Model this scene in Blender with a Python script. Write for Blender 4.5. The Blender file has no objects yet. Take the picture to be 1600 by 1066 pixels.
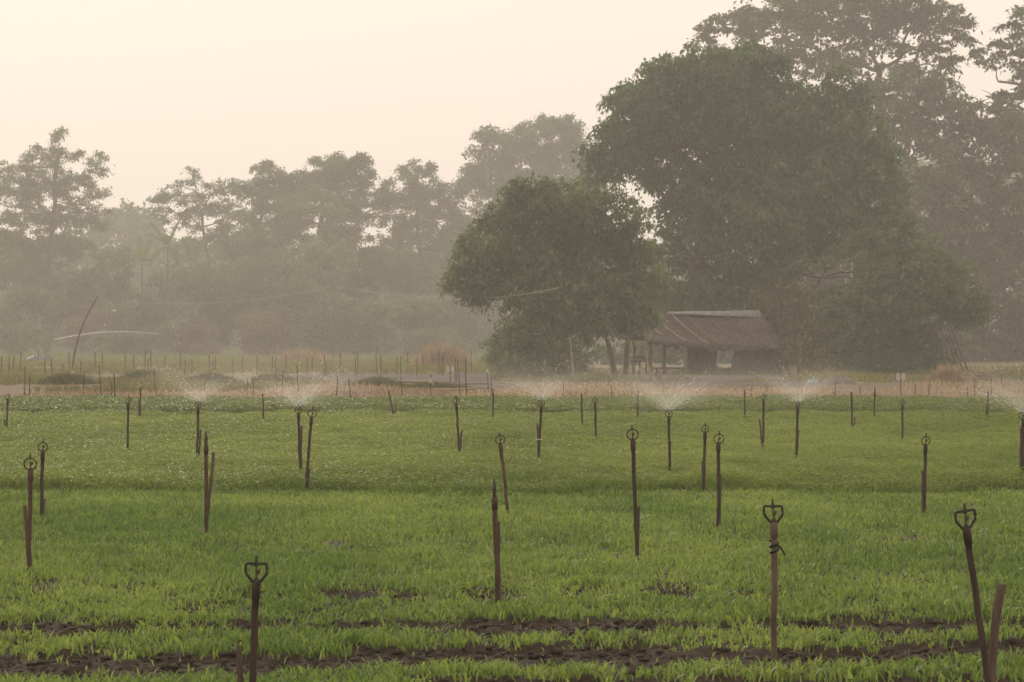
import bpy, math
import numpy as np
from mathutils import Vector

# ------------------------------------------------------------------ camera, sky, sun, exposure
sc = bpy.context.scene
R = math.radians
F = 4000.0          # focal length in photo pixels (photo 1600 x 1066)
CAMH = 1.4
cam_d = bpy.data.cameras.new("camera")
cam = bpy.data.objects.new("camera", cam_d)
sc.collection.objects.link(cam)
cam.location = (0, 0, CAMH)
cam.rotation_euler = (R(90), 0, 0)
cam_d.sensor_width = 36.0
cam_d.lens = 90.0
cam_d.clip_start = 0.1
cam_d.clip_end = 3000
cam_d.dof.use_dof = True
cam_d.dof.focus_distance = 24.0
cam_d.dof.aperture_fstop = 14.0
sc.camera = cam

SUN_EL, SUN_AZ = 24.0, -16.0      # degrees; azimuth from +Y towards +X
w = bpy.data.worlds.new("World")
sc.world = w
w.use_nodes = True
nt = w.node_tree
bg = nt.nodes["Background"]
sky = nt.nodes.new("ShaderNodeTexSky")
sky.sky_type = 'NISHITA'
sky.sun_disc = False
sky.sun_elevation = R(SUN_EL)
sky.sun_rotation = R(SUN_AZ)
sky.air_density = 1.6
sky.dust_density = 8.0
sky.ozone_density = 1.0
# an even veil of thin warm cloud over the blue of the clear sky
veil = nt.nodes.new("ShaderNodeMix"); veil.data_type = 'RGBA'
veil.inputs[0].default_value = 0.96
veil.inputs[7].default_value = (11.3, 9.9, 8.7, 1)
nt.links.new(sky.outputs[0], veil.inputs[6])
nt.links.new(veil.outputs[2], bg.inputs[0])
bg.inputs[1].default_value = 0.10

sun_d = bpy.data.lights.new("sun", 'SUN')
sun_d.energy = 1.5
sun_d.angle = R(12)
sun_d.color = (1.0, 0.89, 0.75)
sun = bpy.data.objects.new("sun", sun_d)
sc.collection.objects.link(sun)
d = Vector((math.sin(R(SUN_AZ)) * math.cos(R(SUN_EL)), math.cos(R(SUN_AZ)) * math.cos(R(SUN_EL)), math.sin(R(SUN_EL))))
sun.rotation_euler = (-d).to_track_quat('-Z', 'Y').to_euler()

sc.view_settings.view_transform = 'Standard'
sc.view_settings.look = 'None'
sc.view_settings.exposure = 0.0
sc.view_settings.gamma = 1.0
sc.cycles.use_denoising = True
sc.cycles.max_bounces = 5
sc.cycles.diffuse_bounces = 3
sc.cycles.transmission_bounces = 3
sc.cycles.volume_bounces = 1
sc.cycles.transparent_max_bounces = 8

# ------------------------------------------------------------------ helpers
col = sc.collection
rng = np.random.default_rng(7)

def depth(y, h=0.0):
    return F * (CAMH - h) / (y - 533.0)

def P(x, y, D):
    return np.array([(x - 800.0) / F * D, D, CAMH - (y - 533.0) / F * D])

_tab = np.random.default_rng(3).random((256, 256))
def vnoise(x, y):
    x = np.asarray(x, float); y = np.asarray(y, float)
    xi = np.floor(x).astype(int); yi = np.floor(y).astype(int)
    fx = x - xi; fy = y - yi
    fx = fx * fx * (3 - 2 * fx); fy = fy * fy * (3 - 2 * fy)
    a = _tab[xi & 255, yi & 255]; b = _tab[(xi + 1) & 255, yi & 255]
    c = _tab[xi & 255, (yi + 1) & 255]; e = _tab[(xi + 1) & 255, (yi + 1) & 255]
    return (a * (1 - fx) + b * fx) * (1 - fy) + (c * (1 - fx) + e * fx) * fy

def fbm(x, y, o=3):
    s = 0; a = 1; t = 0
    for k in range(o):
        s = s + a * vnoise(x * 2 ** k + 17 * k, y * 2 ** k + 5 * k); t += a; a *= 0.5
    return s / t

def sstep(a, b, x):
    t = np.clip((x - a) / (b - a), 0, 1)
    return t * t * (3 - 2 * t)

class MB:
    """collects vertices and faces of one mesh"""
    def __init__(self):
        self.V = []; self.L = []; self.N = []; self.A = []; self.n = 0
    def add(self, V, faces, tint=None):
        V = np.asarray(V, float).reshape(-1, 3)
        self.V.append(V)
        self.A.append(np.full(len(V), 0.5) if tint is None else np.broadcast_to(np.asarray(tint, float), (len(V),)))
        faces = np.asarray(faces)
        self.L.append((faces + self.n).ravel())
        self.N.append(np.full(len(faces), faces.shape[1]))
        self.n += len(V)
    def raw(self, V, loops, totals, tint):
        self.V.append(V); self.A.append(tint); self.L.append(loops + self.n); self.N.append(totals); self.n += len(V)
    def tube(self, pts, rad, sides=7, tint=None, cap=True):
        pts = np.asarray(pts, float); rad = np.broadcast_to(np.asarray(rad, float), (len(pts),))
        t = np.gradient(pts, axis=0)
        t /= np.linalg.norm(t, axis=1)[:, None] + 1e-9
        ref = np.array([0, 0, 1.0]) if abs(t[:, 2]).mean() < 0.8 else np.array([1.0, 0, 0])
        a = np.cross(t, ref); a /= np.linalg.norm(a, axis=1)[:, None] + 1e-9
        b = np.cross(t, a)
        th = np.arange(sides) / sides * 2 * np.pi
        ring = (pts[:, None] + rad[:, None, None] * (np.cos(th)[None, :, None] * a[:, None] + np.sin(th)[None, :, None] * b[:, None]))
        V = ring.reshape(-1, 3)
        n = len(pts)
        i, j = np.meshgrid(np.arange(n - 1), np.arange(sides), indexing='ij')
        q = np.stack([i * sides + j, i * sides + (j + 1) % sides, (i + 1) * sides + (j + 1) % sides, (i + 1) * sides + j], -1).reshape(-1, 4)
        self.add(V, q, tint)
        if cap:
            for k, s in ((0, 1), (n - 1, -1)):
                self.add(ring[k], np.array([list(range(sides))[::s]]), tint)
    def box(self, c, ax, ay, az, tint=None):
        c = np.asarray(c, float); ax, ay, az = (np.asarray(v, float) for v in (ax, ay, az))
        V = [c + sx * ax + sy * ay + sz * az for sz in (-1, 1) for sy in (-1, 1) for sx in (-1, 1)]
        self.add(V, [[0, 2, 3, 1], [4, 5, 7, 6], [0, 1, 5, 4], [2, 6, 7, 3], [0, 4, 6, 2], [1, 3, 7, 5]], tint)
    def build(self, name, mat, parent=None, origin=None, smooth=False):
        V = np.concatenate(self.V); 
        if origin is not None: V = V - np.asarray(origin)
        L = np.concatenate(self.L).astype(np.int32); N = np.concatenate(self.N).astype(np.int32)
        me = bpy.data.meshes.new(name)
        me.vertices.add(len(V)); me.vertices.foreach_set("co", V.astype(np.float32).ravel())
        me.loops.add(len(L)); me.loops.foreach_set("vertex_index", L)
        me.polygons.add(len(N))
        me.polygons.foreach_set("loop_start", (np.cumsum(N) - N).astype(np.int32))
        me.polygons.foreach_set("loop_total", N)
        at = me.attributes.new("tint", 'FLOAT', 'POINT')
        at.data.foreach_set("value", np.concatenate(self.A).astype(np.float32))
        me.update(calc_edges=True)
        if smooth: me.polygons.foreach_set("use_smooth", np.ones(len(N), bool))
        me.materials.append(mat)
        o = bpy.data.objects.new(name, me)
        col.objects.link(o)
        if parent is not None: o.parent = parent
        elif origin is not None: o.location = Vector(origin)
        return o

def tag(o, label=None, cat=None, group=None, kind=None):
    if label: o["label"] = label
    if cat: o["category"] = cat
    if group: o["group"] = group
    if kind: o["kind"] = kind
    return o

def thing(name, loc, label, cat, group=None):
    o = bpy.data.objects.new(name, None)
    o.empty_display_size = 0.2
    col.objects.link(o)
    o.location = Vector(loc)
    return tag(o, label, cat, group)

# ------------------------------------------------------------------ materials
def mat(name, c0, c1, rough=0.8, scale=8.0, translucent=0.0, tcol=None, use_tint=False, bump=0.0, spec=0.3, stretch=None, detail=4):
    m = bpy.data.materials.new(name); m.use_nodes = True
    t = m.node_tree; n = t.nodes; b = n["Principled BSDF"]
    b.inputs["Roughness"].default_value = rough
    b.inputs["Specular IOR Level"].default_value = spec
    ramp = n.new("ShaderNodeMix"); ramp.data_type = 'RGBA'
    ramp.inputs[6].default_value = (*c0, 1); ramp.inputs[7].default_value = (*c1, 1)
    if use_tint:
        a = n.new("ShaderNodeAttribute"); a.attribute_name = "tint"
        t.links.new(a.outputs["Fac"], ramp.inputs[0])
    else:
        tc = n.new("ShaderNodeTexCoord")
        mp = n.new("ShaderNodeMapping")
        if stretch: mp.inputs["Scale"].default_value = stretch
        t.links.new(tc.outputs["Object"], mp.inputs[0])
        no = n.new("ShaderNodeTexNoise"); no.inputs["Scale"].default_value = scale; no.inputs["Detail"].default_value = detail
        t.links.new(mp.outputs[0], no.inputs["Vector"])
        mr = n.new("ShaderNodeMapRange"); mr.inputs[1].default_value = 0.3; mr.inputs[2].default_value = 0.7
        t.links.new(no.outputs["Fac"], mr.inputs[0]); t.links.new(mr.outputs[0], ramp.inputs[0])
        if bump:
            bp = n.new("ShaderNodeBump"); bp.inputs["Strength"].default_value = bump; bp.inputs["Distance"].default_value = 0.02
            t.links.new(no.outputs["Fac"], bp.inputs["Height"]); t.links.new(bp.outputs[0], b.inputs["Normal"])
    t.links.new(ramp.outputs[2], b.inputs["Base Color"])
    if translucent:
        tr = n.new("ShaderNodeBsdfTranslucent")
        hs = n.new("ShaderNodeMix"); hs.data_type = 'RGBA'; hs.blend_type = 'MULTIPLY'; hs.inputs[0].default_value = 1
        hs.inputs[7].default_value = (*(tcol or (1.3, 1.5, 0.7)), 1)
        t.links.new(ramp.outputs[2], hs.inputs[6]); t.links.new(hs.outputs[2], tr.inputs[0])
        ms = n.new("ShaderNodeMixShader"); ms.inputs[0].default_value = translucent
        t.links.new(b.outputs[0], ms.inputs[1]); t.links.new(tr.outputs[0], ms.inputs[2])
        t.links.new(ms.outputs[0], n["Material Output"].inputs[0])
    return m

M = {}
M['seedling'] = mat("seedling leaf", (0.100, 0.165, 0.044), (0.315, 0.370, 0.125), 0.45, translucent=0.5, tcol=(1.25, 1.4, .7), use_tint=True, spec=0.28)
M['herb'] = mat("herb leaf", (0.110, 0.160, 0.040), (0.355, 0.395, 0.135), 0.46, translucent=0.45, tcol=(1.25, 1.4, .7), use_tint=True, spec=0.13)
M['herb_dark'] = mat("dark herb leaf", (0.070, 0.110, 0.032), (0.22, 0.25, 0.08), 0.5, translucent=0.4, use_tint=True, spec=0.5)
M['weed'] = mat("weed", (0.07, 0.075, 0.02), (0.22, 0.19, 0.075), 0.6, translucent=0.4, use_tint=True)
M['dry'] = mat("dry grass", (0.15, 0.10, 0.05), (0.31, 0.225, 0.125), 0.7, translucent=0.35, tcol=(1.2, 1.1, .9), use_tint=True)
M['tan'] = mat('tan grass', (0.26, 0.185, 0.11), (0.50, 0.38, 0.25), 0.7, translucent=.35, tcol=(1.15, 1.1, .95), use_tint=True)
M['green_far'] = mat("far crop leaf", (0.085, 0.105, 0.025), (0.20, 0.20, 0.065), 0.5, translucent=0.4, use_tint=True)
M['leaf_deep'] = mat("deep green leaf", (0.038, 0.074, 0.032), (0.125, 0.198, 0.078), 0.6, translucent=0.3, use_tint=True)
M['leaf_olive'] = mat("olive leaf", (0.040, 0.064, 0.026), (0.165, 0.205, 0.072), 0.6, translucent=0.3, use_tint=True)
M['leaf_rear'] = mat("rear leaf", (0.034, 0.058, 0.032), (0.125, 0.165, 0.075), 0.6, translucent=0.3, use_tint=True)
M['leaf_bright'] = mat("bright leaf", (0.075, 0.108, 0.050), (0.205, 0.255, 0.105), 0.55, translucent=0.35, use_tint=True)
M['leaf_dry'] = mat("withered leaf", (0.06, 0.045, 0.025), (0.19, 0.15, 0.07), 0.7, translucent=0.3, use_tint=True)
M['banana'] = mat("banana leaf", (0.035, 0.06, 0.022), (0.11, 0.17, 0.05), 0.8, translucent=0.4, use_tint=True, spec=0.1)
M['bark'] = mat("bark", (0.035, 0.026, 0.02), (0.09, 0.068, 0.05), 0.9, scale=3, bump=0.6)
M['pipe'] = mat("weathered pipe", (0.030, 0.018, 0.012), (0.075, 0.046, 0.032), 0.65, scale=30, bump=0.15, stretch=(1, 1, 0.25))
M['pipe_red'] = mat("reddish pipe", (0.052, 0.027, 0.019), (0.11, 0.060, 0.043), 0.65, scale=30, bump=0.15, stretch=(1, 1, 0.25))
M['head'] = mat("sprinkler plastic", (0.020, 0.016, 0.010), (0.045, 0.034, 0.02), 0.5, scale=60)
M['spin'] = mat("spinner plastic", (0.05, 0.025, 0.018), (0.09, 0.045, 0.03), 0.5, scale=60)
M['stake'] = mat("bamboo stake", (0.075, 0.050, 0.035), (0.17, 0.12, 0.085), 0.8, scale=25, stretch=(1, 1, 0.2), bump=0.2)
M['stake_dark'] = mat("dark stake", (0.04, 0.028, 0.02), (0.10, 0.07, 0.05), 0.85, scale=12, stretch=(1, 1, 0.2))
M['bamboo_pale'] = mat("pale bamboo", (0.16, 0.12, 0.085), (0.30, 0.24, 0.17), 0.7, scale=8)
M['white'] = mat("white plastic", (0.46, 0.43, 0.38), (0.60, 0.56, 0.50), 0.5, scale=20, translucent=0.3, tcol=(1, 1, 1))
M['tie'] = mat("black rubber tie", (0.012, 0.011, 0.01), (0.03, 0.027, 0.024), 0.6, scale=60)
M['thatch'] = mat("old thatch", (0.032, 0.024, 0.019), (0.115, 0.085, 0.068), 0.9, scale=3.5, stretch=(2.5, 1, 1), bump=0.8, detail=8)
M['tin'] = mat("weathered tin", (0.13, 0.125, 0.11), (0.24, 0.23, 0.20), 0.55, scale=4)
M['wood'] = mat("old wood", (0.05, 0.036, 0.027), (0.12, 0.09, 0.065), 0.85, scale=6, stretch=(3, 3, .5), bump=0.4)
M['cloth'] = mat("faded sacking", (0.10, 0.105, 0.085), (0.18, 0.18, 0.14), 0.9, scale=5)
M['tarp'] = mat("blue tarp", (0.035, 0.11, 0.15), (0.10, 0.20, 0.23), 0.5, scale=3)
M['tarp_grey'] = mat("grey blue tarp", (0.045, 0.055, 0.07), (0.085, 0.095, 0.11), 0.6, scale=1)
M['tarp_dull'] = mat('dull tarp', (0.04, 0.036, 0.027), (0.095, 0.085, 0.062), 0.8, scale=3)
M['pvc'] = mat("pale pvc pipe", (0.26, 0.30, 0.31), (0.36, 0.40, 0.40), 0.4, scale=3)
M['cable'] = mat("cable", (0.24, 0.225, 0.18), (0.34, 0.31, 0.24), 0.6, scale=1)
M['clay'] = mat("red clay", (0.25, 0.12, 0.08), (0.42, 0.25, 0.19), 0.8, scale=4)
M['soil_plot'] = mat("tilled soil", (0.042, 0.032, 0.025), (0.105, 0.080, 0.062), 0.95, scale=1.3, detail=8, stretch=(1, 0.25, 1))
M['droplet'] = mat("water droplets", (0.85, 0.84, 0.82), (0.95, 0.94, 0.92), 0.15, scale=5, translucent=0.6, tcol=(1, 1, 1))

# ------------------------------------------------------------------ ground (one sheet)
def furrow(px, row):
    """0 = planted, 1 = bare wet soil; the shallow furrows across the front bed"""
    n = fbm(px * 0.02 + 3, row * 0.05, 3)
    n2 = fbm(px * 0.006 + 40, row * 0.02 + 9, 2)
    c1 = 1047 - 0.017 * px + 5 * np.sin(px * 0.006)
    hw1 = 18 - 0.004 * px + (n2 - 0.5) * 16
    f = 1 - sstep(hw1 * 0.8, hw1 * 1.2 + 4, np.abs(row - c1) + (n - 0.5) * 16)
    a2 = np.exp(-((px - 860) / 190) ** 2) + np.exp(-((px - 95) / 80) ** 2) + 0.45 * np.exp(-((px - 1350) / 160) ** 2) + .28
    hw2 = 15 * np.clip(a2, 0, 1)
    f2 = 1 - sstep(hw2 * .7, hw2 * 1.2 + 3, np.abs(row - 985 + 0.004 * (px - 800)) + (n - 0.5) * 16)
    f = np.maximum(f, f2)
    f3 = (1 - sstep(16, 24, np.abs(row - 1088) + (n - 0.5) * 24)) * sstep(560, 760, px)
    f = np.maximum(f, f3)
    for (x, y, rx, ry, k) in ((520, 848, 30, 7, .6), (230, 856, 30, 6, .55), (1400, 841, 45, 6, .62), (560, 925, 60, 6, .7), (620, 930, 50, 7, .7), (820, 905, 60, 6, .5),
                              (930, 926, 60, 8, .62), (1050, 921, 70, 9, .66), (770, 932, 40, 8, .7), (1190, 930, 50, 7, .55), (70, 910, 25, 10, .6), (340, 955, 60, 6, .6), (1530, 905, 40, 8, .5)):
        e = ((px - x) / rx) ** 2 + ((row - y - 7) / (ry + 4)) ** 2
        f = np.maximum(f, k * (1 - sstep(.5, 1.6, e + (n - .5) * 2.2)))
    return f

def pr(X, Y):
    return 800 + F * X / Y, 533 + F * CAMH / Y

def bed_z(Y):
    z = 0.03 * sstep(23.4, 23.9, Y) * (1 - sstep(45.2, 45.6, Y))
    z = z + 0.04 * sstep(46.2, 46.6, Y) * (1 - sstep(55, 55.6, Y))
    return z

def gz(X, Y):
    px, row = pr(X, np.maximum(Y, 5))
    near = 1 - sstep(14, 16, Y)
    z = bed_z(Y) - 0.025 * furrow(px, row) * near
    z = z + near * ((fbm(X * 9, Y * 9, 3) - 0.5) * 0.045 + np.maximum(fbm(X * 20, Y * 20, 2) - 0.5, 0) * 0.07)
    z = z + (1 - near) * (1 - sstep(70, 75, Y)) * (fbm(X * 3, Y * 3, 2) - 0.5) * 0.04
    return z

xs = np.concatenate([-np.geomspace(3.2, 450, 60)[::-1], np.arange(-3.17, 3.18, 0.022), np.geomspace(3.2, 450, 60)])
ys = np.concatenate([np.linspace(-55, 9.2, 14), np.arange(9.4, 15, 0.024), np.arange(15, 60, 0.22), np.geomspace(60.3, 700, 60)])
GX, GY = np.meshgrid(xs, ys)
GZ = gz(GX, GY)
g = MB()
ny, nx = GX.shape
i, j = np.meshgrid(np.arange(ny - 1), np.arange(nx - 1), indexing='ij')
quads = np.stack([i * nx + j, i * nx + j + 1, (i + 1) * nx + j + 1, (i + 1) * nx + j], -1).reshape(-1, 4)
g.add(np.stack([GX, GY, GZ], -1).reshape(-1, 3), quads)

def ground_mat():
    m = bpy.data.materials.new("field ground"); m.use_nodes = True
    t = m.node_tree; n = t.nodes; b = n["Principled BSDF"]
    b.inputs["Roughness"].default_value = 0.92; b.inputs["Specular IOR Level"].default_value = 0.2
    geo = n.new("ShaderNodeNewGeometry"); sx = n.new("ShaderNodeSeparateXYZ")
    t.links.new(geo.outputs["Position"], sx.inputs[0])
    no = n.new("ShaderNodeTexNoise"); no.inputs["Scale"].default_value = 0.35; no.inputs["Detail"].default_value = 6
    mp = n.new("ShaderNodeMapping"); mp.inputs["Scale"].default_value = (1, 0.25, 1)
    t.links.new(geo.outputs["Position"], mp.inputs[0]); t.links.new(mp.outputs[0], no.inputs["Vector"])
    nbig = n.new('ShaderNodeTexNoise'); nbig.inputs['Scale'].default_value = 0.09; nbig.inputs['Detail'].default_value = 3
    t.links.new(geo.outputs['Position'], nbig.inputs['Vector'])
    def mth(op, a, bb):
        k = n.new("ShaderNodeMath"); k.operation = op
        for q, v in ((0, a), (1, bb)):
            if isinstance(v, (int, float)): k.inputs[q].default_value = v
            else: t.links.new(v, k.inputs[q])
        return k.outputs[0]
    row = mth('DIVIDE', 5600.0, sx.outputs[1])
    row = mth('ADD', row, mth('MULTIPLY', mth('SUBTRACT', no.outputs["Fac"], 0.5), 9.0))
    row = mth('ADD', row, mth('MULTIPLY', mth('SUBTRACT', nbig.outputs['Fac'], 0.5), 14.0))
    fac = mth('DIVIDE', row, 120.0)
    cr = n.new("ShaderNodeValToRGB"); el = cr.color_ramp.elements
    el[0].position = 0.0; el[0].color = (0.09, 0.10, 0.035, 1)
    el[1].position = 1.0; el[1].color = (0.036, 0.025, 0.015, 1)
    for p, c in ((0.20, (.11, .12, .04)), (0.28, (.15, .14, .065)), (0.38, (.18, .135, .08)), (0.47, (.13, .105, .055)), (0.56, (.13, .10, .055)),
                 (0.61, (.15, .105, .062)), (0.80, (.18, .122, .070)), (0.84, (.15, .095, .06)), (0.88, (.038, .027, .016))):
        e = el.new(p); e.color = (*c, 1)
    t.links.new(fac, cr.inputs[0])
    n2 = n.new("ShaderNodeTexNoise"); n2.inputs["Scale"].default_value = 7; n2.inputs["Detail"].default_value = 8
    t.links.new(geo.outputs["Position"], n2.inputs["Vector"])
    mr = n.new("ShaderNodeMapRange"); mr.inputs[1].default_value = .3; mr.inputs[2].default_value = .7; mr.inputs[3].default_value = 0.5; mr.inputs[4].default_value = 1.5
    t.links.new(n2.outputs["Fac"], mr.inputs[0])
    mx = n.new("ShaderNodeMix"); mx.data_type = 'RGBA'; mx.blend_type = 'MULTIPLY'; mx.inputs[0].default_value = 1
    t.links.new(cr.outputs[0], mx.inputs[6]); t.links.new(mr.outputs[0], mx.inputs[7])
    t.links.new(mx.outputs[2], b.inputs["Base Color"])
    n3 = n.new("ShaderNodeTexNoise"); n3.inputs["Scale"].default_value = 40; n3.inputs["Detail"].default_value = 6
    t.links.new(geo.outputs["Position"], n3.inputs["Vector"])
    bp = n.new("ShaderNodeBump"); bp.inputs["Strength"].default_value = 0.7; bp.inputs["Distance"].default_value = 0.02
    t.links.new(n3.outputs["Fac"], bp.inputs["Height"]); t.links.new(bp.outputs[0], b.inputs["Normal"])
    return m

tag(g.build("field_ground", ground_mat(), smooth=True), kind="structure")

def sheet(name, outline, m, z=0.004):
    """irregular flat patch of soil from photo-row corners [(px, row)]"""
    pts = []
    n = len(outline)
    for k in range(n):
        (xa, ya), (xb, yb) = outline[k], outline[(k + 1) % n]
        for s in np.linspace(0, 1, 14, endpoint=False):
            x = xa + (xb - xa) * s; y = ya + (yb - ya) * s
            y += (rng.random() - .5) * 1.6; x += (rng.random() - .5) * 8
            D = depth(y); p = P(x, y, D); p[2] = z; pts.append(p)
    b = MB(); pts = np.array(pts); c = pts.mean(0)
    V = np.vstack([pts, c]); m_ = len(pts)
    b.add(V, [[k, (k + 1) % m_, m_] for k in range(m_)])
    return tag(b.build(name, m), kind="structure")

sheet("tilled_soil", [(470, 585), (770, 584), (790, 606), (660, 607), (560, 603), (430, 600)], M['soil_plot'])
sheet("tilled_soil", [(-160, 584), (120, 583.5), (150, 590), (110, 597), (-160, 600)], M['soil_plot'])
sheet("tilled_soil", [(900, 586), (1240, 586), (1260, 604), (1100, 606), (890, 602)], M['soil_plot'])

# ------------------------------------------------------------------ crops and ground cover
def blades(b, X, Y, Z, h, wd, lean, tint, bend=0.6):
    n = len(X)
    th = rng.random(n) * 2 * np.pi
    face = rng.random(n) * 2 * np.pi
    ux, uy = np.cos(th), np.sin(th)
    wx, wy = np.cos(face) * wd, np.sin(face) * wd
    base = np.stack([X, Y, Z], 1)
    mid = base + np.stack([ux * lean * h * .35, uy * lean * h * .35, h * 0.62], 1)
    tip = base + np.stack([ux * lean * h, uy * lean * h, h * (1 - bend * 0.35 * lean)], 1)
    wv = np.stack([wx, wy, np.zeros(n)], 1)
    V = np.stack([base - wv * .3, base + wv * .3, mid - wv * .5, mid + wv * .5, tip], 1).reshape(-1, 3)
    k = np.arange(n)[:, None] * 5
    loops = np.concatenate([k + 0, k + 1, k + 3, k + 2, k + 2, k + 3, k + 4], 1).ravel()
    totals = np.tile([4, 3], n)
    b.raw(V, loops, totals, np.repeat(tint, 5))

def herb_leaves(b, X, Y, Z, size, tint, tilt=0.9):
    n = len(X)
    th = rng.random(n) * 2 * np.pi
    el = (rng.random(n) - 0.35) * tilt
    a = np.stack([np.cos(th) * np.cos(el), np.sin(th) * np.cos(el), np.sin(el)], 1)
    s = np.stack([-np.sin(th), np.cos(th), (rng.random(n) - .5) * .7], 1)
    up = np.cross(a, s)
    c = np.stack([X, Y, Z], 1)
    L = size[:, None]; W = size[:, None] * (0.26 + 0.14 * rng.random(n))[:, None]
    V = np.stack([c - a * L * .5, c + s * W + up * W * .3, c + a * L * .5 - np.array([0, 0, .12]) * L, c - s * W + up * W * .3], 1).reshape(-1, 3)
    k = np.arange(n)[:, None] * 4
    loops = np.concatenate([k, k + 1, k + 2, k, k + 2, k + 3], 1).ravel()
    b.raw(V, loops, np.full(2 * n, 3), np.repeat(tint, 4))

def scatter(y0, y1, dens, margin=2.0):
    """random points in the strip the field of view sweeps, plus a margin each side"""
    half = lambda y: 0.2 * y + margin
    area = (half(y0) + half(y1)) * (y1 - y0)
    n = int(area * dens * 1.25)
    Y = y0 + (y1 - y0) * rng.random(n)
    X = (rng.random(n) * 2 - 1) * half(y1)
    k = np.abs(X) < half(Y)
    return X[k], Y[k]

# front bed: low grassy seedlings
b = MB()
for (y0, y1, dens, wk) in ((9.6, 13.2, 2200, 1.0), (13.2, 17, 1800, 1.1), (17, 23.5, 1400, 1.3)):
    X, Y = scatter(y0, y1 + (.7 if y1 > 20 else 0), dens, 1.2)
    # loose rows of drilled seed running across the bed
    Y = Y + 0.03 * np.sin(Y * 2 * np.pi / 0.21)
    px, row = pr(X, Y)
    f = furrow(px, row)
    clump = fbm(X * 2.2, Y * 1.6, 3)
    keep = rng.random(len(X)) < np.clip((1 - sstep(.35, .75, f)) * (0.45 + 1.0 * clump), 0.012, 1)
    X, Y, f, clump = X[keep], Y[keep], f[keep], clump[keep]
    h = (0.032 + 0.056 * clump) * (0.5 + 0.8 * rng.random(len(X))) * (1 - .35 * f)
    tone = np.clip(-.05 + 0.9 * fbm(X * .9 + 9, Y * .5, 3) + (rng.random(len(X)) - .5) * .75 + .35 * f, 0, 1)
    blades(b, X, Y, gz(X, Y) - .004, h, (0.006 + .005 * rng.random(len(X))) * wk, 0.25 + 0.9 * rng.random(len(X)) ** 1.4, tone)
tag(b.build("seedling_crop", M['seedling']), "short bright green grassy seedlings covering the front bed", "crop", kind="stuff")

# crumbs and clods of wet earth in the furrows
b = MB()
X, Y = scatter(9.9, 14.5, 420, .6)
px, row = pr(X, Y)
k = furrow(px, row) > .45
X, Y = X[k], Y[k]
Z = gz(X, Y)
ico = np.array([(0, 0, 1), (.9, 0, .35), (.28, .85, .35), (-.72, .53, .35), (-.72, -.53, .35), (.28, -.85, .35), (0, 0, -.4)])
icf = np.array([[0, 1, 2], [0, 2, 3], [0, 3, 4], [0, 4, 5], [0, 5, 1], [6, 2, 1], [6, 3, 2], [6, 4, 3], [6, 5, 4], [6, 1, 5]])
for x, y, z in zip(X, Y, Z):
    r = .006 + .022 * rng.random() ** 3
    b.add(np.array([x, y, z]) + ico * r * rng.uniform(.6, 1.4, (7, 1)) * [1.2, 1.2, .8], icf)
M['clod'] = mat("wet earth", (0.026, 0.018, 0.011), (0.065, 0.046, 0.030), 0.9, scale=20)
tag(b.build("soil_clods", M['clod']), "crumbs of dark wet earth lying in the bare furrows", "soil", kind="stuff")

# middle bed: taller leafy herbs with glinting leaves
b = MB()
for (y0, y1, dens, sz) in ((23.6, 30, 1500, .034), (30, 37, 1100, .041), (37, 45.3, 800, .05)):
    X, Y = scatter(y0 - (.6 if y0 < 24 else 0), y1, dens, 1.6)
    k = Y > 22.7 + 1.5 * fbm(X * .55 + 50, X * 0 + 1, 3) + .25 * (rng.random(len(X)) - .5)
    X, Y = X[k], Y[k]
    cl = fbm(X * 2.5, Y * 1.2, 3)
    H = (0.075 + 0.13 * cl) * (.85 + .3 * fbm(X * .4 + 5, Y * .3, 2))
    q = rng.random(len(X)) ** 0.6
    lay = fbm(X * .5 + 30, Y * .25, 3)
    tone = np.clip(0.05 + 0.55 * lay + (rng.random(len(X)) - .5) * .5 + .15 * q, 0, 1)
    herb_leaves(b, X, Y, bed_z(Y) + H * q, sz * (0.6 + .7 * rng.random(len(X))), tone)
    k = rng.random(len(X)) < .55
    X, Y = X[k] + rng.normal(0, .02, k.sum()), Y[k]
    blades(b, X, Y, bed_z(Y) - .01, H[k] * (.7 + .5 * rng.random(k.sum())), np.full(k.sum(), sz * .30), .3 + .8 * rng.random(k.sum()), tone[k] * .8)
tag(b.build("leafy_crop", M['herb']), "taller green leafy vegetable bed with small shining leaves behind the front bed", "crop", kind="stuff")

# rear bed: darker, bushier leaves
b = MB()
X, Y = scatter(46.2, 56.5, 800, 2)
edge = 55.3 + 1.6 * (fbm(X * .8, X * 0 + 3, 3) - .5)
k = Y < edge; X, Y = X[k], Y[k]
cl = fbm(X * 1.6, Y * 1.0, 3)
H = 0.10 + 0.16 * cl
q = rng.random(len(X)) ** 0.6
tone = np.clip(0.1 + .5 * cl + .2 * q + (rng.random(len(X)) - .5) * .45, 0, 1)
herb_leaves(b, X, Y, bed_z(Y) + H * q,   .07 * (.6 + .7 * rng.random(len(X))), tone)
tag(b.build("leafy_crop", M['herb_dark']), "darker bushy vegetable bed at the far edge of the green field", "crop", kind="stuff")

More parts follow.
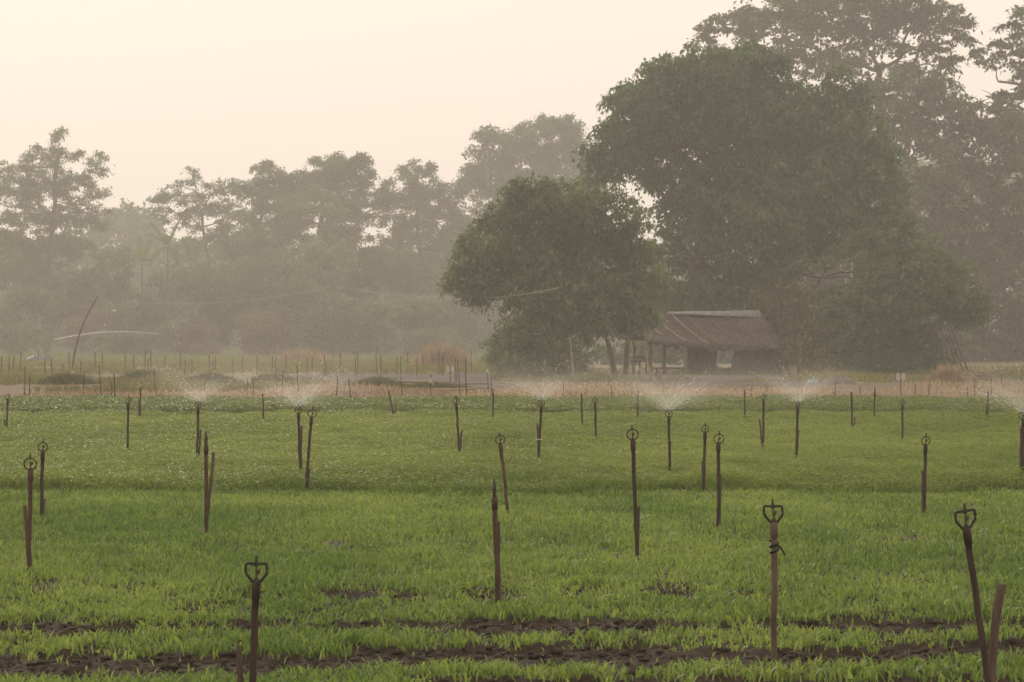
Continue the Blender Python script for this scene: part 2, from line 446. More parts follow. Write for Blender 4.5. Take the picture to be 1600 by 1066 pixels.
# strips beyond the crop: dry stubble, olive weeds, far green plot
def strip(name, m, y0, y1, n, h, wd, label, xr=(-200, 1800), thr=0.0, seed=0, lean=.8):
    b = MB()
    rows = y0 + (y1 - y0) * rng.random(n * 3)
    pxs = xr[0] + (xr[1] - xr[0]) * rng.random(n * 3)
    # even over the ground, not over the picture
    D = depth(rows)
    wgt = D ** 2; wgt /= wgt.max()
    k = rng.random(n * 3) < wgt ** .5
    D, pxs = D[k][:n], pxs[k][:n]
    X = (pxs - 800) / F * D
    f = fbm(X * .35 + seed, D * .12, 3)
    k = f > thr
    X, D, f = X[k], D[k], f[k]
    hh = h * (.4 + 1.0 * (f - thr) / max(1e-3, 1 - thr)) * (.6 + .8 * rng.random(len(X)))
    blades(b, X, D, np.zeros(len(X)), hh, np.full(len(X), wd), .3 + lean * rng.random(len(X)), np.clip(f + (rng.random(len(X)) - .5) * .6, 0, 1))
    return tag(b.build(name, m), label, "grass", kind="stuff")

strip("dry_stubble", M['dry'], 602, 640, 22000, .12, .03, "reddish dry stubble on the bare strip behind the crop", thr=.42)
strip("tan_weeds", M['tan'], 600, 634, 9000, .22, .03, "ragged tan dry grass standing in patches on the bare strip", thr=.5, seed=31)
strip("olive_weeds", M['weed'], 594, 613, 16000, .36, .03, "olive weeds in a ragged line before the tilled plot on the left", xr=(-150, 620), thr=.45, seed=5)
strip("far_green_crop", M['green_far'], 548.5, 574, 30000, .30, .08, "yellow green crop on the far strip on the left", xr=(-150, 800), thr=.25, seed=9)
strip("pale_weeds", M['weed'], 572, 585, 9000, .30, .05, "pale weeds along the near edge of the far green strip", xr=(-150, 790), thr=.4, seed=2)
strip("right_weeds", M['weed'], 576, 599, 9000, .35, .05, "brown and olive weeds on the waste ground at the right edge", xr=(1230, 1780), thr=.42, seed=13)
strip("yard_weeds", M['weed'], 578, 598, 6000, .30, .05, "brown weeds under the trees around the shed", xr=(770, 1240), thr=.45, seed=21)

# ------------------------------------------------------------------ trees and shrubs
def leaf_clumps(b, C, cr, nl, L, W, flat, droop, ctint, aspect=1.0):
    m = len(C)
    off = rng.normal(0, .5, (m, nl, 3)) * np.array([cr, cr, cr * flat])
    off[..., 2] -= droop * (off[..., 0] ** 2 + off[..., 1] ** 2) / max(cr, 1e-3)
    p = (C[:, None] + off).reshape(-1, 3)
    n = len(p)
    o = off.reshape(-1, 3)
    out = o / (np.linalg.norm(o, axis=1)[:, None] + 1e-6)
    a = out * .8 + rng.normal(0, .6, (n, 3)); a[:, 2] -= .45 * droop + .1
    a /= np.linalg.norm(a, axis=1)[:, None] + 1e-6
    r = rng.normal(0, 1, (n, 3)); r[:, 2] += 2.4
    s = np.cross(a, r); s /= np.linalg.norm(s, axis=1)[:, None] + 1e-6
    l = L * (.6 + .8 * rng.random(n))[:, None]; wv = W * (.6 + .8 * rng.random(n))[:, None]
    up = np.cross(s, a)
    V = np.stack([p - a * l * .5, p + s * wv * .5 + up * wv * .15, p + a * l * .5, p - s * wv * .5 + up * wv * .15], 1).reshape(-1, 3)
    k = np.arange(n)[:, None] * 4
    loops = np.concatenate([k, k + 1, k + 2, k + 3], 1).ravel()
    tint = np.clip(np.repeat(ctint, nl) + (rng.random(n) - .5) * .45, -.1, 1.3)
    b.raw(V, loops, np.full(n, 4), np.repeat(tint, 4))

def limb(b, a, c, r0, r1, n=7, wob=.06, sag=0.0, sides=6):
    a = np.asarray(a, float); c = np.asarray(c, float)
    t = np.linspace(0, 1, n)[:, None]
    L = np.linalg.norm(c - a)
    pts = a + (c - a) * t
    nz = rng.normal(0, wob * L, (n, 3)) * np.sin(np.pi * t)
    pts = pts + nz * .5
    pts[:, 2] += (np.sin(np.pi * t[:, 0]) * sag * L)
    b.tube(pts, np.linspace(r0, r1, n), sides, cap=False)
    return pts

FAR_OFF = 1.0
def tree(name, label, cat, D, blobs, m, trunk=None, cr=.45, nl=28, L=.28, W=.13, flat=.55, droop=.3, k=1.0, thin=.0,
         tr=.25, group=None, twigs=3, depthk=.85, low=.25, tone=(.25, .75), fork=None, yspread=1.0, bare=()):
    """crown blobs and trunk points are given where they were measured on the photograph and set at distance D at real size"""
    D = D * FAR_OFF; cr = cr * FAR_OFF; L = L * (.35 + .65 / FAR_OFF); W = W * (.5 + .5 / FAR_OFF); nl = int(nl * FAR_OFF ** 2.2); tr = tr * FAR_OFF
    if trunk is None:
        cx = np.mean([q[0] for q in blobs]); trunk = [(cx, 533 + F * CAMH / D), (cx, max(q[1] for q in blobs))]
    base = P(trunk[0][0], trunk[0][1], D); base[2] = -0.05
    root = thing(name, (base[0], base[1], 0), label, cat, group)
    org = np.array([base[0], base[1], 0.0])
    nl = int(nl * 1.7)
    lf = MB(); wd = MB()
    tp = np.array([base] + [P(x, y, D) for x, y in trunk[1:]])
    ts = np.linspace(0, 1, len(tp)); tt = np.linspace(0, 1, 9)
    tpts = np.stack([np.interp(tt, ts, tp[:, q]) for q in range(3)], 1)
    tpts[1:-1] += rng.normal(0, tr * .35, (7, 3)) * np.array([1, 1, 0])
    rad = np.linspace(tr, tr * .55, 9); rad[0] *= 1.5; rad[1] *= 1.12
    wd.tube(tpts, rad, 9, cap=False)
    if fork is not None: hub = P(fork[0], fork[1], D)
    else: hub = tpts[-1]
    nodes = [tpts[k] for k in range(4, 9)]
    for (pa, pb, r0) in bare:
        a = P(*pa, D); c = P(*pb, D)
        pts = limb(wd, a, c, r0, r0 * .4, wob=.08)
        nodes += [pts[3], pts[5], pts[6]]
        for u in range(3):
            q = pts[rng.integers(2, 6)]
            limb(wd, q, q + (c - a) * .4 * rng.random() + rng.normal(0, .5, 3) * np.array([1, .6, .7]), r0 * .4, .012, n=5, sides=4)
    hp = P(fork[0], fork[1], D) if fork is not None else tpts[-1]
    blobs = sorted(blobs, key=lambda q: np.linalg.norm(P(q[0], q[1], D) - hp))
    for q in blobs:
        px, py, rx, ry = q[:4]
        dz = q[4] if len(q) > 4 else (rng.random() - .5) * 2 * yspread * min(rx, 60) * D / F
        c = P(px, py, D); c[1] += dz
        RX = rx * D / F; RZ = ry * D / F; RY = max(min(RX, RZ * 1.6), .7 * RX) * depthk
        n = max(6, int(k * 1.45 * (RX * RZ + RX * RY + RY * RZ) / cr ** 2))
        dr = rng.normal(0, 1, (n, 3)); dr /= np.linalg.norm(dr, axis=1)[:, None]
        keep = (dr[:, 2] > -.2) | (rng.random(n) < low + .3)
        dr = dr[keep]
        fac = 1.02 - .55 * rng.random(len(dr)) ** 1.6
        C = c + dr * np.array([RX, RY, RZ]) * fac[:, None]
        # knobbly outline: whole sectors bulge or shrink
        ph = rng.random(3) * 6
        bul = 1 + .13 * np.sin(dr[:, 0] * 5 + ph[0]) * np.cos(dr[:, 2] * 5 + ph[1]) + .06 * np.sin(dr[:, 1] * 9 + ph[2])
        C = c + (C - c) * bul[:, None]
        if thin: C = C[rng.random(len(C)) > thin]
        C = C[C[:, 2] > .15]
        if not len(C): continue
        boff = rng.normal(0, .2)
        ct = boff + tone[0] + (tone[1] - tone[0]) * (.5 * rng.random(len(C)) + .5 * np.clip(fbm(C[:, 0] * .35 + 7, C[:, 2] * .35 + C[:, 1] * .2, 2), 0, 1))
        leaf_clumps(lf, C, cr, nl, L, W, flat, droop, ct)
        # limb to the blob and twigs to some clumps
        nd = np.array(nodes)
        cost = np.linalg.norm(nd - c, axis=1) + 1.2 * np.clip(nd[:, 2] - c[2], 0, None)
        start = nd[np.argmin(cost)]
        dist = np.linalg.norm(c - start)
        rr = min(tr * .5, .03 + .018 * dist)
        pts = limb(wd, start, c, rr, rr * .4, sag=.06, wob=.10)
        nodes += [pts[3], pts[5]]
        for u in range(min(twigs, len(C))):
            e = C[rng.integers(len(C))]
            limb(wd, pts[rng.integers(3, 7)], e, rr * .35, .012, n=5, sides=4)
    wd.build("trunk", M['bark'], root, org, smooth=True)
    lf.build("crown", m, root, org)
    return root

# -- the large trees behind the shed
tree("broadleaf_tree", "largest dense dark green tree, with a double dome, standing behind the thatched shed", "tree", 122,
     [(1095, 215, 122, 100), (1285, 262, 98, 108), (1180, 330, 130, 90), (1090, 140, 85, 62), (1010, 190, 62, 62), (1165, 130, 72, 66), (1050, 220, 95, 80), (1170, 230, 90, 90), (965, 232, 52, 48), (940, 258, 32, 40), (1040, 110, 45, 30),
      (1220, 190, 40, 80), (1290, 180, 62, 68), (1320, 245, 68, 80), (1360, 300, 48, 70), (1255, 260, 85, 90), (1140, 320, 90, 62), (1300, 340, 90, 58), (1215, 370, 85, 55),
      (1075, 325, 55, 42), (1050, 395, 42, 45), (1125, 420, 62, 45), (1200, 450, 70, 45), (1370, 370, 42, 40), (1000, 160, 36, 26), (970, 150, 24, 30), (1120, 92, 62, 30), (1185, 95, 42, 28),
      (1310, 140, 40, 32), (1150, 470, 55, 35), (1330, 160, 30, 30), (1385, 330, 28, 45), (1035, 455, 45, 30), (1085, 465, 60, 30), (1400, 300, 24, 40), (1390, 400, 36, 34), (1192, 520, 36, 36), (1240, 520, 55, 50), (1225, 570, 60, 24)],
     M['leaf_deep'], trunk=[(1090, 588), (1085, 500), (1088, 400), (1110, 330)], cr=.50, nl=30, L=.30, W=.14, flat=.45, droop=.7, k=1.35, tr=.48, twigs=5, tone=(.0, 1.0),
     bare=(((1110, 420), (1330, 380), .10), ((1150, 440), (1350, 425), .09), ((1180, 400), (1300, 345), .08), ((1200, 450), (1370, 460), .08), ((1095, 430), (1040, 330), .12), ((1230, 590), (1290, 400), .1)))
tree("broadleaf_tree", "rounded dark green tree in front of the shed's left end, its branches sweeping low", "tree", 100,
     [(830, 312, 52, 36), (885, 325, 62, 40), (945, 335, 55, 42), (785, 350, 52, 42), (760, 395, 48, 42), (850, 385, 85, 62), (940, 400, 72, 62), (728, 440, 30, 34), (706, 448, 14, 18), (716, 425, 16, 16), (740, 470, 20, 10), (1010, 430, 30, 40), (1000, 350, 20, 30), (755, 452, 30, 22), (985, 400, 30, 62),
      (800, 440, 60, 40), (880, 450, 75, 52), (965, 465, 52, 42), (850, 395, 105, 78), (890, 470, 85, 52), (830, 505, 55, 38), (900, 505, 62, 34), (800, 540, 38, 36), (850, 555, 55, 36), (960, 505, 40, 18), (1005, 455, 24, 30), (992, 488, 36, 22), (965, 515, 30, 12), (1018, 500, 22, 14)],
     M['leaf_bright'], trunk=[(878, 589), (880, 520), (876, 440), (872, 380)], cr=.34, nl=26, L=.26, W=.09, flat=.6, droop=.6, k=1.15, tr=.22, twigs=5, tone=(.1, .8),
     bare=(((880, 500), (745, 420), .06), ((880, 520), (960, 440), .06), ((878, 480), (800, 380), .06), ((880, 470), (960, 380), .06)))
tree("broadleaf_tree", "lower spreading dark tree with yellowish right edge, to the right of the shed", "tree", 112,
     [(1355, 400, 50, 42), (1420, 400, 45, 45), (1400, 440, 75, 50), (1465, 440, 48, 44), (1510, 465, 34, 30), (1528, 482, 22, 20), (1440, 490, 75, 40), (1360, 480, 70, 48), (1320, 530, 60, 45),
      (1390, 545, 70, 42), (1440, 545, 45, 40), (1300, 480, 40, 40), (1405, 360, 24, 28), (1270, 545, 38, 40), (1340, 570, 80, 22), (1430, 575, 50, 18), (1500, 490, 30, 18)],
     M['leaf_bright'], trunk=[(1425, 588), (1420, 530), (1410, 450)], cr=.36, nl=26, L=.26, W=.11, flat=.55, droop=.4, k=1.1, tr=.26, tone=(.0, .75), twigs=4)
tree("rain_tree", "tall pale umbrella shaped tree with forked limbs, rising behind the largest tree", "tree", 190,
     [(1120, 52, 28, 13), (1150, 38, 50, 18), (1105, 70, 28, 12), (1195, 28, 48, 20), (1240, 10, 55, 24), (1200, 60, 55, 20), (1300, 8, 60, 30), (1355, 6, 60, 30), (1420, 8, 55, 28), (1470, 20, 40, 26),
      (1290, 45, 60, 24), (1350, 48, 55, 26), (1440, 40, 48, 20), (1490, 48, 32, 22), (1512, 62, 14, 20), (1380, 68, 46, 24), (1250, 80, 50, 22), (1310, 88, 45, 18), (1440, 78, 34, 14), (1455, 72, 24, 12),
      (1250, 40, 48, 20), (1405, 30, 44, 24), (1230, 100, 40, 14), (1330, 20, 60, 20), (1420, 105, 30, 10), (1180, 85, 40, 14), (1280, 110, 30, 12), (1340, 100, 40, 14), (1240, -30, 70, 30), (1340, -45, 80, 36), (1430, -30, 70, 30), (1470, 100, 40, 16)],
     M['leaf_rear'], trunk=[(1382, 562), (1380, 380), (1378, 200), (1374, 112)], fork=(1374, 110), cr=.62, nl=20, L=.40, W=.2, flat=.36, droop=.35, k=1.35, tr=.42, twigs=7, tone=(.2, .8), low=.05,
     bare=(((1374, 110), (1300, 92), .2), ((1374, 110), (1420, 80), .2), ((1374, 110), (1350, 60), .18), ((1400, 88), (1440, 20), .14), ((1300, 92), (1240, 60), .14), ((1420, 85), (1495, 62), .12), ((1300, 92), (1330, 50), .12)))
tree("broadleaf_tree", "wide dense hazy tree filling the space right of the largest tree", "tree", 172,
     [(1420, 150, 55, 42), (1460, 130, 36, 24), (1380, 190, 70, 55), (1470, 190, 60, 50), (1530, 230, 55, 55), (1420, 260, 75, 60), (1500, 300, 80, 60), (1580, 280, 60, 62), (1450, 350, 80, 55),
      (1550, 370, 80, 55), (1620, 340, 60, 80), (1520, 430, 80, 52), (1600, 430, 70, 60), (1560, 500, 80, 42), (1640, 500, 70, 50), (1480, 470, 70, 50), (1440, 420, 70, 60), (1350, 130, 40, 24), (1500, 160, 30, 26), (1330, 420, 90, 60), (1390, 500, 90, 50), (1280, 490, 70, 60), (1250, 400, 60, 60), (1560, 180, 46, 40), (1590, 220, 50, 50), (1460, 540, 90, 30), (1540, 545, 90, 26), (1640, 545, 60, 26), (1330, 545, 80, 30)],
     M['leaf_rear'], trunk=[(1510, 566), (1505, 450), (1500, 330)], cr=.68, nl=26, L=.40, W=.2, flat=.5, droop=.5, k=1.25, tr=.45, tone=(-.1, 1.2), twigs=3)
tree("rain_tree", "hazy tree with flat leaf tiers and bare crooked limbs, cut by the right edge", "tree", 182,
     [(1590, 22, 16, 14), (1580, 42, 20, 10), (1600, 60, 24, 10), (1560, 76, 32, 12), (1590, 92, 40, 14), (1545, 100, 30, 10), (1600, 120, 36, 12), (1530, 82, 16, 8), (1575, 150, 36, 10), (1630, 150, 50, 20),
      (1640, 60, 50, 24), (1690, 90, 60, 30), (1640, 20, 40, 24), (1640, 200, 60, 36), (1560, 175, 26, 12), (1610, 190, 30, 16)],
     M['leaf_rear'], trunk=[(1690, 565), (1685, 350), (1670, 180)], fork=(1655, 130), cr=.55, nl=18, L=.38, W=.2, flat=.36, droop=.35, k=1.2, tr=.4, twigs=6, low=.05,
     bare=(((1660, 140), (1560, 128), .17), ((1670, 190), (1540, 150), .15), ((1655, 130), (1580, 60), .13)))
FAR_OFF = 1.3
# -- mid trees left of the rounded tree
tree("broadleaf_tree", "hazy tall tree with ragged top directly behind the rounded tree", "tree", 225,
     [(765, 222, 26, 22), (745, 250, 20, 24), (795, 235, 34, 30), (840, 205, 32, 24), (870, 205, 34, 26), (895, 225, 24, 34), (820, 250, 48, 34), (880, 255, 48, 40), (770, 275, 45, 28), (740, 285, 20, 16), (800, 310, 62, 40),
      (870, 310, 60, 45), (920, 290, 30, 60), (780, 370, 50, 60), (850, 400, 70, 60), (745, 430, 40, 60)],
     M['leaf_rear'], trunk=[(850, 556), (848, 400), (840, 270)], cr=.6, nl=22, L=.45, W=.24, flat=.6, droop=.2, k=1.3, tr=.3, tone=(.0, 1.0), twigs=4)
tree("broadleaf_tree", "hazy slim tree with spiky twin tops, left of the rounded tree", "tree", 222,
     [(640, 268, 18, 20), (655, 290, 26, 26), (612, 300, 22, 20), (672, 272, 12, 18), (690, 305, 34, 24), (640, 325, 42, 34), (600, 325, 18, 30), (700, 345, 42, 36), (650, 380, 50, 45), (720, 390, 40, 60), (680, 440, 60, 50), (725, 300, 14, 14), (620, 420, 40, 60)],
     M['leaf_rear'], trunk=[(660, 556), (658, 420), (650, 300)], cr=.55, nl=22, L=.42, W=.22, flat=.6, droop=.2, k=1.25, tr=.24, twigs=4, tone=(.15, .85))
tree("broadleaf_tree", "hazy broad round topped tree at the middle of the far left tree line", "tree", 212,
     [(545, 285, 38, 40), (510, 275, 36, 28), (560, 258, 20, 18), (525, 255, 22, 12), (470, 290, 36, 24), (440, 300, 40, 28), (415, 272, 26, 22), (400, 300, 24, 26), (545, 340, 40, 48), (490, 340, 60, 45), (430, 350, 50, 40), (520, 400, 60, 50)],
     M['leaf_olive'], trunk=[(500, 557), (500, 420), (505, 300)], cr=.55, nl=26, L=.40, W=.2, flat=.5, droop=.45, k=1.5, tr=.32, tone=(.0, 1.0))
tree("broadleaf_tree", "hazy open tree with see-through top behind the banana plants", "tree", 218,
     [(300, 282, 14, 22), (275, 292, 12, 14), (260, 315, 28, 16), (300, 315, 26, 18), (340, 296, 30, 14), (365, 300, 26, 22), (320, 335, 38, 16), (280, 345, 34, 14), (360, 340, 34, 28), (380, 380, 50, 40), (330, 390, 50, 36), (245, 330, 12, 10)],
     M['leaf_rear'], trunk=[(330, 557), (328, 430), (315, 330)], cr=.5, nl=18, L=.36, W=.18, flat=.5, droop=.2, k=1.1, tr=.2, twigs=7, low=.0, tone=(.2, .8))
tree("broadleaf_tree", "feathery tall tree at the left edge, its right side open to the sky", "tree", 205,
     [(93, 218, 12, 20), (92, 250, 20, 22), (62, 238, 12, 10), (45, 262, 26, 22), (118, 242, 12, 12), (150, 262, 16, 18), (160, 240, 10, 8), (130, 285, 22, 16), (100, 285, 26, 22), (155, 305, 20, 10), (150, 330, 24, 10), (120, 320, 22, 18),
      (65, 300, 34, 34), (30, 300, 30, 30), (140, 352, 26, 12), (165, 355, 14, 8), (90, 350, 40, 28), (40, 350, 40, 40), (120, 385, 34, 20), (70, 400, 45, 34), (20, 400, 40, 40)],
     M['leaf_olive'], trunk=[(72, 560), (75, 430), (85, 300), (92, 240)], cr=.5, nl=20, L=.38, W=.17, flat=.5, droop=.3, k=1.35, tr=.24, twigs=6, low=.1, tone=(.1, .8))
tree("broadleaf_tree", "dark hazy tree cut off by the left edge", "tree", 196,
     [(2, 270, 14, 22), (-8, 300, 26, 34), (-20, 360, 40, 44), (5, 420, 36, 40), (-60, 330, 50, 60), (-60, 430, 60, 60)],
     M['leaf_olive'], trunk=[(-20, 562), (-18, 450), (-20, 330)], cr=.5, nl=24, L=.38, W=.19, k=1.0, tr=.28)
# -- shrubs along the foot of the far tree line
shrubs = [(30, 480, 60, 46, 190, "olive", "leafy olive shrub at the foot of the left edge tree"),
          (110, 455, 60, 52, 196, "rear", "grey green shrub under the feathery tree"),
          (175, 420, 46, 48, 200, "olive", "tall loose shrub left of the banana plants"),
          (150, 500, 55, 34, 188, "dry", "brownish low thicket above the arched pale pipe"),
          (230, 490, 50, 46, 186, "olive", "drooping shrub below the banana plants"),
          (330, 450, 70, 60, 190, "rear", "dark hazy shrub right of the banana plants"),
          (300, 520, 50, 26, 182, "dry", "low brownish scrub right of the arched pale pipe"),
          (430, 430, 66, 60, 188, "bright", "pale green mounded shrub under the broad round topped tree"),
          (500, 420, 60, 56, 191, "bright", "large blue green shrub at the middle of the left tree line"),
          (570, 430, 50, 60, 196, "rear", "shadowy shrub right of the large blue green shrub"),
          (420, 510, 60, 34, 180, "dry", "withered scrub below the pale green mounded shrub"),
          (520, 500, 60, 40, 181, "olive", "low olive shrub behind the leaning pale pole"),
          (600, 500, 56, 42, 183, "bright", "low fresh green shrub under the sagging cable"),
          (665, 490, 50, 46, 186, "olive", "rounded shrub left of the gap beside the rounded tree"),
          (720, 500, 46, 40, 200, "rear", "faint grey shrub in the gap left of the rounded tree"),
          (30, 520, 50, 20, 178, "olive", "low olive scrub above the left end of the far green strip"),
          (70, 430, 50, 50, 212, "rear", "tall grey shrub mass close behind the feathery tree's trunk"),
          (270, 440, 50, 44, 208, "olive", "tall leafy shrub directly below the tallest banana plant"),
          (380, 400, 56, 50, 210, "olive", "upper shrub between the open tree and the broad round topped tree"),
          (460, 470, 60, 46, 204, "rear", "shrub in the shadow between the pale green mound and the large blue green one"),
          (640, 430, 60, 56, 206, "rear", "tall shrub at the foot of the slim twin topped tree"),
          (560, 520, 60, 26, 184, "olive", "low dull shrub right of the leaning pale pole"),
          (200, 530, 60, 20, 180, "olive", "low olive growth under the arched pale pipe"),
          (680, 530, 60, 24, 182, "rear", "low grey scrub behind the mound of dry tan grass"),
          (745, 470, 40, 60, 214, "rear", "tall faint shrub filling the gap beside the rounded tree"),
          (1530, 540, 60, 30, 150, "rear", "grey scrub behind the leaning thatch poles at the right"),
          (1610, 540, 50, 30, 148, "rear", "grey scrub at the right edge above the pale pipes")]
mm = {"olive": M['leaf_olive'], "rear": M['leaf_rear'], "dry": M['leaf_dry'], "bright": M['leaf_bright']}
for (x, y, rx, ry, D, kind, lab) in shrubs:
    bl = [(x, y, rx * .7, ry * .7)]
    for u in range(5):
        bl.append((x + (rng.random() - .5) * 1.5 * rx, y + (rng.random() - .35) * 1.3 * ry, rx * (.3 + .25 * rng.random()), ry * (.3 + .25 * rng.random())))
    bl.append((x, min(y + ry, 548), rx * .8, ry * .5))
    tree("shrub", lab, "shrub", D, bl, mm[kind], cr=.5, nl=24, L=.36, W=.18, k=1.0, tr=.10, tone=(-.1, 1.2), twigs=2, flat=.6, droop=.3)
FAR_OFF = 1.0
# -- near shrubs and dry growth by the shed
tree("dry_climber", "tangle of dry yellowish vines and twigs hanging at the shed's right end", "shrub", 106,
     [(1215, 470, 36, 36), (1250, 480, 34, 46), (1270, 520, 30, 34), (1225, 520, 26, 40), (1260, 560, 38, 28), (1195, 455, 24, 22)],
     M['leaf_dry'], trunk=[(1246, 587), (1244, 540), (1240, 480)], cr=.30, nl=12, L=.17, W=.06, flat=.9, droop=.8, k=.75, tr=.06, twigs=10, tone=(0, 1),
     bare=(((1246, 580), (1200, 450), .03), ((1246, 580), (1290, 470), .03), ((1246, 560), (1180, 500), .02), ((1246, 560), (1300, 520), .02)))
tree("shrub", "added hazy scrub dimming the bright haze seen through the open bay of the shed", "shrub", 150,
     [(1000, 545, 50, 22), (1045, 540, 40, 26), (1010, 565, 60, 14), (940, 555, 40, 20)], M['leaf_rear'], cr=.5, nl=20, L=.34, W=.17, k=1.0, tr=.06, tone=(.2, 1.2), twigs=2)  # scrub added to tone down the bright haze behind the bay
tree("shrub", "added pale scrub dimming the bright haze seen through the narrow gap in the shed's wall", "shrub", 158,
     [(1100, 550, 40, 22), (1150, 548, 40, 26), (1125, 568, 60, 12)], M['leaf_rear'], cr=.5, nl=20, L=.34, W=.17, k=1.0, tr=.06, tone=(.2, 1.2), twigs=2)  # also added, keeps the wall gap from showing too bright
tree("shrub", "low green bush at the foot of the rounded tree's trunk", "shrub", 97,
     [(785, 556, 30, 30), (825, 548, 38, 30), (905, 556, 40, 28), (800, 572, 28, 22), (840, 580, 34, 18), (870, 560, 30, 26), (905, 575, 24, 22)], M['leaf_bright'], cr=.28, nl=20, L=.2, W=.09, k=.9, tr=.04, tone=(.1, 1))
for (x, y, rx, ry, D, lab) in ((690, 560, 48, 26, 132, "mound of dry tan grass behind the dark tilled plot"), (470, 545, 50, 14, 165, "pale dry grass clump left of the leaning pale pole"),
                              (1480, 598, 26, 18, 84, "brown dry bush on the waste ground at the right"), (1535, 600, 16, 14, 84, "small reddish dry bush near the right edge")):
    b = MB()
    c = P(x, y, D); n = 1700
    RX = rx * D / F; H = 1.0 * max(ry * 2 * D / F, .4)
    u = rng.normal(0, .45, n); v = rng.normal(0, .6, n)
    hh = H * np.exp(-(u ** 2 + v ** 2) * .6) * (.25 + .85 * rng.random(n) ** 1.5)
    blades(b, c[0] + u * RX, D + v * RX, np.zeros(n), hh, np.full(n, .035), .2 + .6 * rng.random(n), np.clip(.4 + (rng.random(n) - .5), 0, 1))
    tag(b.build("dry_grass_clump", M['tan'], origin=(c[0], D, 0)), lab, "dry grass")
for (x, y, rx, ry, D, lab) in ((105, 605, 40, 10, 83, "olive grass tussock on the left between the tilled soil and the red strip"), (330, 604, 40, 10, 83, "olive grass tussock behind the spraying sprinkler on the left"),
                              (222, 600, 34, 12, 85, "rounded green tussock left of the second spraying sprinkler"), (590, 607, 34, 8, 80, "low green tussock beside the dark tilled plot"), (425, 603, 40, 9, 84, "green tussock under the white hanging tag on the left"),
                              (680, 611, 44, 5, 77, "flat olive tussock below the yellow tagged stake")):
    b = MB()
    c = P(x, y, D); n = 2200
    RX = rx * D / F; H = max(ry * 2.0 * D / F, .2)
    u = rng.normal(0, .5, n); v = rng.normal(0, .5, n)
    hh = H * np.exp(-(u ** 2 + v ** 2) * .7) * (.5 + .7 * rng.random(n))
    blades(b, c[0] + u * RX, D + v * .8, np.zeros(n), hh, np.full(n, .03), .3 + .8 * rng.random(n), np.clip(.25 + (rng.random(n) - .5) * .8, 0, 1))
    tag(b.build("grass_tussock", M['weed'], origin=(c[0], D, 0)), lab, "grass tussock")

# far woodland: one hazy mass closing the gaps
b = MB()
n = 9000
px = -350 + 2400 * rng.random(n)
top = 405 + 50 * (fbm(px * .012, px * 0, 3) - .5) * 2 - 95 * np.exp(-((px - 190) / 70) ** 2) - 30 * np.exp(-((px - 720) / 90) ** 2) - 120 * sstep(1250, 1400, px)
D = 345 + 60 * rng.random(n)
y = top + (552 - top) * rng.random(n) ** 1.3
C = np.stack([(px - 800) / F * D, D, np.maximum(CAMH - (y - 533) / F * D, .3)], 1)
leaf_clumps(b, C, 1.7, 24, .9, .5, .7, .3, .2 + .6 * rng.random(n))
tag(b.build("far_woodland", M['leaf_rear']), "distant hazy woodland closing the gaps behind the trees", "woodland", kind="stuff")

# banana plants
def banana(px, py, D, n, lab, size=1.0, seed=0):
    top = P(px, py, D)
    root = thing("banana_plant", (top[0], D, 0), lab, "banana plant", "banana plants at the left gap")
    org = np.array([top[0], D, 0.0])
    st = MB(); st.tube([org, org + [0, 0, top[2] * .5], top], [.16, .14, .07], 9)
    st.build("stem", M['banana'], root, org, smooth=True)
    for q in range(n):
        az = q * 2.4 + seed
        lift = (1.25, .8, .35, .05, 1.0, .55, -.1, .7)[q % 8]
        Lg = size * (2.2 + .6 * rng.random()); Wd = .34 * size
        m_ = 12; t = np.linspace(0, 1, m_)
        ang = lift - t ** 1.5 * (1.2 if lift < 1 else .35)
        dl = Lg / m_
        r = np.cumsum(np.cos(ang)) * dl; z = np.cumsum(np.sin(ang)) * dl
        mid = top + np.stack([np.cos(az) * r, np.sin(az) * r, z], 1)
        side = np.array([-np.sin(az), np.cos(az), 0])
        wv = Wd * np.clip(np.sin(np.pi * (t * .93 + .05)) ** .6, .05, 1) * (1 - .25 * rng.random(m_))
        Lf = mid + side * wv[:, None] - np.array([0, 0, 1]) * wv[:, None] * .35
        Rt = mid - side * wv[:, None] - np.array([0, 0, 1]) * wv[:, None] * .35
        V = np.stack([Lf, mid, Rt], 1).reshape(-1, 3)
        fs = []
        for k in range(m_ - 1):
            fs += [[3 * k, 3 * k + 1, 3 * k + 4, 3 * k + 3], [3 * k + 1, 3 * k + 2, 3 * k + 5, 3 * k + 4]]
        lb = MB(); lb.add(V, fs, np.clip(.3 + .6 * rng.random(), 0, 1))
        lb.build("leaf", M['banana'], root, org, smooth=True)
banana(262, 385, 262, 8, "tallest banana plant, with an upright pale leaf, in the gap of the left trees", 1.5, .5)
banana(222, 412, 258, 7, "smaller banana plant left of the tallest one", 1.2, 2.0)
banana(300, 412, 260, 7, "banana plant with drooping leaves right of the tallest one", 1.35, 4.0)

